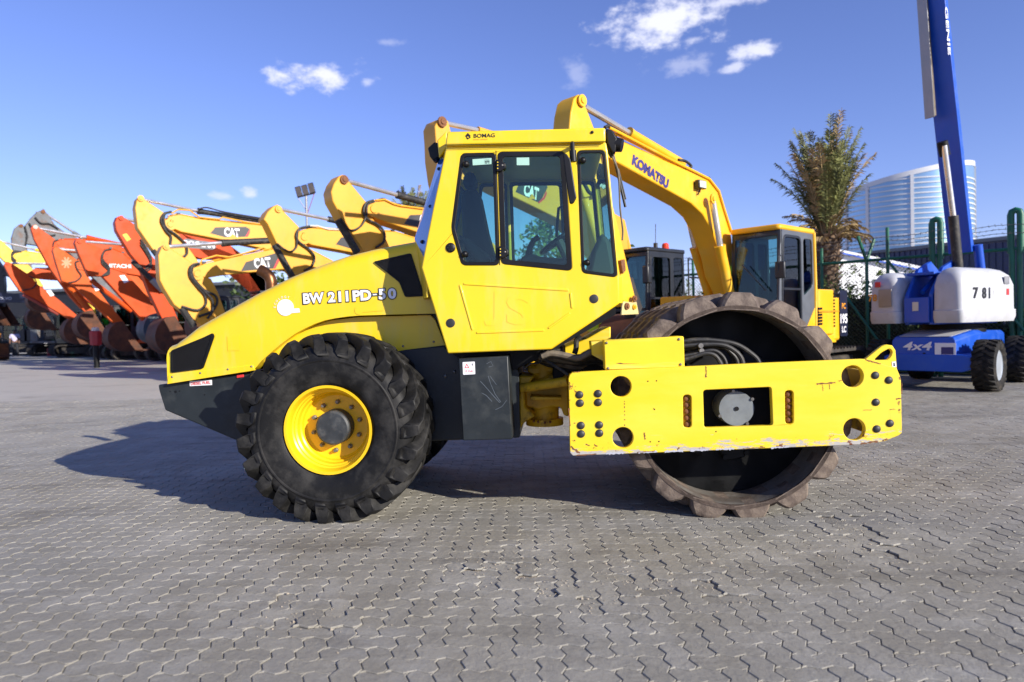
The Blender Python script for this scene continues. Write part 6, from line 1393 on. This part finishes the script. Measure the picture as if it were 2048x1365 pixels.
# ================================================================== far left: mast, person, loader, small things
fm = CC + ray(619, 600)*30.; mast = empty('floodlight_mast', (fm.x, fm.y, 0)); tag(mast, 'thin galvanised mast carrying three dark floodlights above the yellow excavators', 'floodlight')
mz = (CC + ray(616, 398)*30.).z
MB().tube([(0, 0, 0), (0, 0, mz+.1)], .055, 8).build('pole', 'galv', mast)
MB().tube([(-.38, 0, mz+.05), (.38, 0, mz+.22)], .035, 6).build('crossbar', 'galv', mast)
MB().tube([(0, 0, mz-.55), (-.36, 0, mz+.02)], .02, 6).build('stay', 'galv', mast); MB().tube([(0, 0, mz-.75), (.36, 0, mz+.2)], .015, 6).build('cable', 'brick_red', mast)
for i, (x, z) in enumerate(((-.30, .28), (-.02, .34), (.26, .42))):
    M_ = Matrix.Rotation(radians(16), 3, 'Y') @ Matrix.Rotation(radians(-28), 3, 'X')
    f = MB().box((x, -.05, mz+z), (.24, .12, .46), Matrix.Rotation(radians(-14), 3, 'Y')).build('floodlight_head', 'cab_black', mast, bev=.015)
    MB().box((x, -.116, mz+z), (.20, .008, .40), Matrix.Rotation(radians(-14), 3, 'Y')).build('lamp_glass', 'lamp_face', f)
# person
pp = ground_at(31, 714); k_ = pp.y; H = 54/FPX*k_
person = None
def skin_body(name, joints, edges, m, parent, sub=1):
    me = bpy.data.meshes.new(name); me.from_pydata([j[0] for j in joints], edges, []); o = bpy.data.objects.new(name, me); COL.objects.link(o); o.parent = parent
    md = o.modifiers.new('skin', 'SKIN'); 
    for v, j in zip(me.skin_vertices[0].data, joints): v.radius = (j[1], j[1]*(j[2] if len(j) > 2 else 1))
    me.skin_vertices[0].data[0].use_root = True
    sb = o.modifiers.new('sub', 'SUBSURF'); sb.levels = sub; sb.render_levels = sub
    dg = bpy.context.evaluated_depsgraph_get(); m2 = bpy.data.meshes.new_from_object(o.evaluated_get(dg)); bpy.data.objects.remove(o)
    m2.materials.clear(); m2.materials.append(MAT(m)); m2.shade_smooth(); o = bpy.data.objects.new(name, m2); COL.objects.link(o); o.parent = parent; return o
s_ = H/1.75
def J(x, y, z, r, e=1): return (Vector((x*s_, y*s_, z*s_)), r*s_, e)
person = empty('person', (pp.x, pp.y, 0), radians(25)); tag(person, 'person in pale lilac shirt and dark trousers standing by the loader', 'person')
js = [J(0, 0, .98, .15, .8), J(0, 0, 1.15, .145, .75), J(0, .01, 1.36, .16, .7), J(0, .01, 1.48, .07), J(0, -.01, 1.56, .06), J(0, -.02, 1.66, .095), J(0, -.02, 1.73, .07),
      J(-.19, .01, 1.42, .06), J(-.25, .02, 1.17, .048), J(-.24, -.10, .95, .038), J(-.24, -.15, .86, .035), J(.19, .01, 1.42, .06), J(.26, .02, 1.17, .048), J(.25, -.08, .94, .038), J(.25, -.12, .86, .035),
      J(-.10, 0, .88, .095), J(-.11, -.03, .50, .065), J(-.11, .02, .09, .045), J(-.12, -.14, .035, .035), J(.10, 0, .88, .095), J(.12, .02, .50, .065), J(.13, .06, .09, .045), J(.14, -.10, .035, .035)]
es = [(0, 1), (1, 2), (2, 3), (3, 4), (4, 5), (5, 6), (2, 7), (7, 8), (8, 9), (9, 10), (2, 11), (11, 12), (12, 13), (13, 14), (0, 15), (15, 16), (16, 17), (17, 18), (0, 19), (19, 20), (20, 21), (21, 22)]
skin_body('figure', js, es, 'skin', person, 2)
skin_body('shirt', [J(0, 0, .92, .165, .8), J(0, 0, 1.15, .160, .78), J(0, .01, 1.37, .175, .72), J(0, .01, 1.46, .09), J(-.20, .01, 1.41, .075), J(-.25, .02, 1.18, .065), J(.20, .01, 1.41, .075), J(.26, .02, 1.18, .065)], [(0, 1), (1, 2), (2, 3), (2, 4), (4, 5), (2, 6), (6, 7)], 'shirt', person, 2)
skin_body('trousers', [J(0, 0, .95, .155, .8), J(-.10, 0, .86, .11), J(-.11, -.03, .50, .08), J(-.11, .02, .10, .06), J(.10, 0, .86, .11), J(.12, .02, .50, .08), J(.13, .06, .10, .06)], [(0, 1), (1, 2), (2, 3), (0, 4), (4, 5), (5, 6)], 'trousers', person, 2)
MB().lathe([(-.02, .098*s_), (.04, .10*s_), (.08, .075*s_), (.10, 0)], (0, .0, 1.68*s_), (0, .2, 1), 14).build('hair', 'hair', person)
# wheel loader at the edge of the yard
lp_ = ground_at(-26, 722); load = empty('wheel_loader', (lp_.x, lp_.y, 0), radians(35)); tag(load, 'dark wheel loader with amber lamp bar parked at the edge of the yard', 'wheel loader')
for x, y in ((-.9, 0), (.9, 0), (-.9, 2.6), (.9, 2.6)):
    w_ = MB().lathe([(-.22, .28), (-.25, .45), (-.2, .60), (0, .63), (.2, .60), (.25, .45), (.22, .28)], (x, y, .63), (1, 0, 0), 24).build('wheel', 'rubber_dark', load, 40); MB().lathe([(-.2, .0), (-.2, .28), (.2, .28), (.2, 0)], (x, y, .63), (1, 0, 0), 20).build('rim', 'lemon_yellow', w_)
MB().bb(-.6, .6, -.4, 3.2, .55, 1.35).build('frame', 'cab_black', load, bev=.05); MB().bb(-.75, .75, 2.0, 3.6, 1.1, 2.0).build('engine_hood', 'cab_black', load, bev=.1)
cb2 = MB().bb(-.7, .7, .6, 1.95, 1.3, 1.75).build('cab', 'cab_black', load, bev=.04)
for x in (-.66, .66):
    for y in (.66, 1.88): MB().tube([(x, y, 1.7), (x*.95, y, 3.0)], .05, 6).build('cab_pillar', 'cab_black', cb2)
MB().bb(-.74, .74, .5, 2.0, 3.0, 3.12).build('cab_roof', 'cab_black', cb2, bev=.04)
for x in (-.67, .67): MB().bb(x-.01, x+.01, .7, 1.85, 1.75, 3.0).build('side_glass', 'teal_glass', cb2)
MB().bb(-.62, .62, .60, .62, 1.75, 3.0).build('windscreen', 'teal_glass', cb2)
MB().bb(-.8, .8, -.35, -.2, 1.45, 1.75).build('lamp_bar', 'amber', load, bev=.05)
for x in (-.5, .5): MB().lathe([(0, .10), (-.03, .09), (-.03, 0)], (x, -.36, 1.6), (0, 1, 0), 14).build('headlamp', 'white_vinyl', load)
bk_ = [(-.9, .25), (-.2, .05), (-.15, .35), (-.4, .9), (-.9, 1.1), (-.55, .75), (-.45, .4)]
MB().plate([(a-.9, b) for a, b in bk_], [], lambda a, b, t: (t, a, b), -1.2, 1.2).build('bucket', 'bucket_rust', load)
for x in (-.45, .45): MB().tube([(x, .4, 1.5), (x, -.5, 1.1), (x, -1.1, .6)], .08, 8).build('lift_arm', 'lemon_yellow', load)
# dark tracked machine behind them
dk = Ex((30, 560), '1', 47., 'cab_black', 'dark blue-black excavator with VOLVO lettering behind the person', Rs=5.2, a=radians(12))
dk.stick('1', [(-60, 600), (-20, 580), (20, 640), (30, 760), (20, 900), (-20, 900), (-50, 760)])
dk.boom('1', [(-10, 620), (60, 640), (160, 690), (260, 760)], [(10, 680), (60, 700), (150, 770), (220, 840)], foot=4.4)
body(dk.root, dk.rz, 'cab_black', tail=2.2, rails=False)
pn = dk.slab('side_panel', 'komatsu_blue', dk.q('h', -1.2, (-60, 140), (300, 165), (300, 260), (-60, 260)), -1.2, -1.14, .01)
A_ = dk.q('h', -1.21, (45, 213), (145, 213), (45, 178), (225, 213)); text('VOLVO', 'brand_lettering', 'grey_vinyl', pn, dk.P.w(A_[0][0], A_[0][1], -1.21) - dk.c, dk.P.u, (0, 0, 1), A_[2][1]-A_[0][1], .02, 0, A_[3][0]-A_[0][0], .003)
dk.bucket('1', 0, 890)
# red and black post, cream box
bp_ = ground_at(194, 736); post = empty('marker_post', (bp_.x, bp_.y, 0)); tag(post, 'black post with a bright red head standing before the dark buckets', 'post'); ph = 74/FPX*bp_.y
MB().tube([(0, 0, 0), (0, 0, ph*.62)], .12, 12).build('shaft', 'black_steel', post, bev=.01); MB().lathe([(ph*.60, .12), (ph*.62, .24), (ph*.97, .26), (ph, .18)], (0, 0, 0), (0, 0, 1), 8).build('head', 'red_paint', post, 20); MB().lathe([(ph, .17), (ph*1.08, .15), (ph*1.1, .05)], (0, 0, 0), (0, 0, 1), 8).build('cap', 'cream', post)
bp_ = ground_at(81, 705); box = empty('crate', (bp_.x, bp_.y, 0), .3); tag(box, 'cream coloured box standing on the pavement near the buckets', 'box'); q_ = bp_.y/FPX*10
MB().bb(-q_, q_, -q_*.8, q_*.8, 0, q_*1.7).build('box_body', 'cream', box, bev=.03); MB().bb(-q_*1.04, q_*1.04, -q_*.84, q_*.84, q_*1.7, q_*1.9).build('lid', 'white_vinyl', box, bev=.02)
bp_ = ground_at(103, 712); box = empty('fuel_drum', (bp_.x, bp_.y, 0)); tag(box, 'dark red steel drum standing beside the cream box', 'drum'); q_ = bp_.y/FPX*7
MB().lathe([(0, q_*.95), (.04, q_), (q_*.7, q_), (q_*.75, q_*1.05), (q_*.8, q_), (q_*1.4, q_), (q_*1.45, q_*1.05), (q_*1.5, q_), (q_*2.1, q_), (q_*2.15, q_*.95)], (0, 0, 0), (0, 0, 1), 20).build('drum_body', 'red_paint', box, 30); MB().lathe([(q_*2.151, q_*.85), (q_*2.17, q_*.85)], (0, 0, 0), (0, 0, 1), 20).build('drum_lid', 'black_steel', box)

# second row of machines standing behind the orange excavators
for i, (px, D, m_, tl_) in enumerate(((70, 56, 'cab_black', 2.2), (128, 53, 'old_grey', 2.3), (176, 50, 'cab_black', 2.2), (222, 49, 'cab_black', 2.4), (268, 47, 'cab_grey', 2.2), (318, 45, 'cab_black', 2.3), (366, 44, 'hitachi_orange', 2.2), (440, 43, 'cab_black', 2.2))):
    b_ = CC + ray(px, 660)*D; r_ = empty('tracked_machine', (b_.x, b_.y, 0)); tag(r_, 'half hidden %s tracked machine parked in the row behind the orange excavators' % {'cab_black': 'black', 'old_grey': 'weathered dull grey', 'cab_grey': 'blue-grey', 'hitachi_orange': 'orange-bodied'}[m_], 'machine', 'machines parked in the row behind')
    body(r_, radians(200 + 25*((i*7) % 5)), m_, tail=tl_, rails=(i % 2 == 0))
# workshop block closing the yard behind them
wa = CC + ray(-160, 600)*74; wb_ = CC + ray(470, 600)*66; WP = Pl(wa, atan2(wb_.y-wa.y, wb_.x-wa.x)); wl = (wb_-wa).length
shp = empty('workshop', (wa.x, wa.y, 0)); tag(shp, 'low dark workshop block closing the yard behind the machines', 'workshop'); wo_ = shp.location
MB().plate([(-8, 0), (wl, 0), (wl, 6.0), (-8, 6.0)], [], lambda s_, z, t: WP.w(s_, z, t) - wo_, 0, 8).build('wall', 'workshop_dark', shp, 0)
MB().plate([(-8.3, 6.02), (wl+.3, 6.02), (wl+.3, 6.3), (-8.3, 6.3)], [], lambda s_, z, t: WP.w(s_, z, t) - wo_, -.4, 8.3).build('roof_edge', 'cab_grey', shp, 0)
for k in range(9):
    s0 = -6 + k*(wl+4)/9
    MB().plate([(s0, .02), (s0+2.6, .02), (s0+2.6, 2.7), (s0, 2.7)], [], lambda s_, z, t: WP.w(s_, z, t) - wo_, -.06, -.01).build('roller_door', 'cab_black', shp, 0)
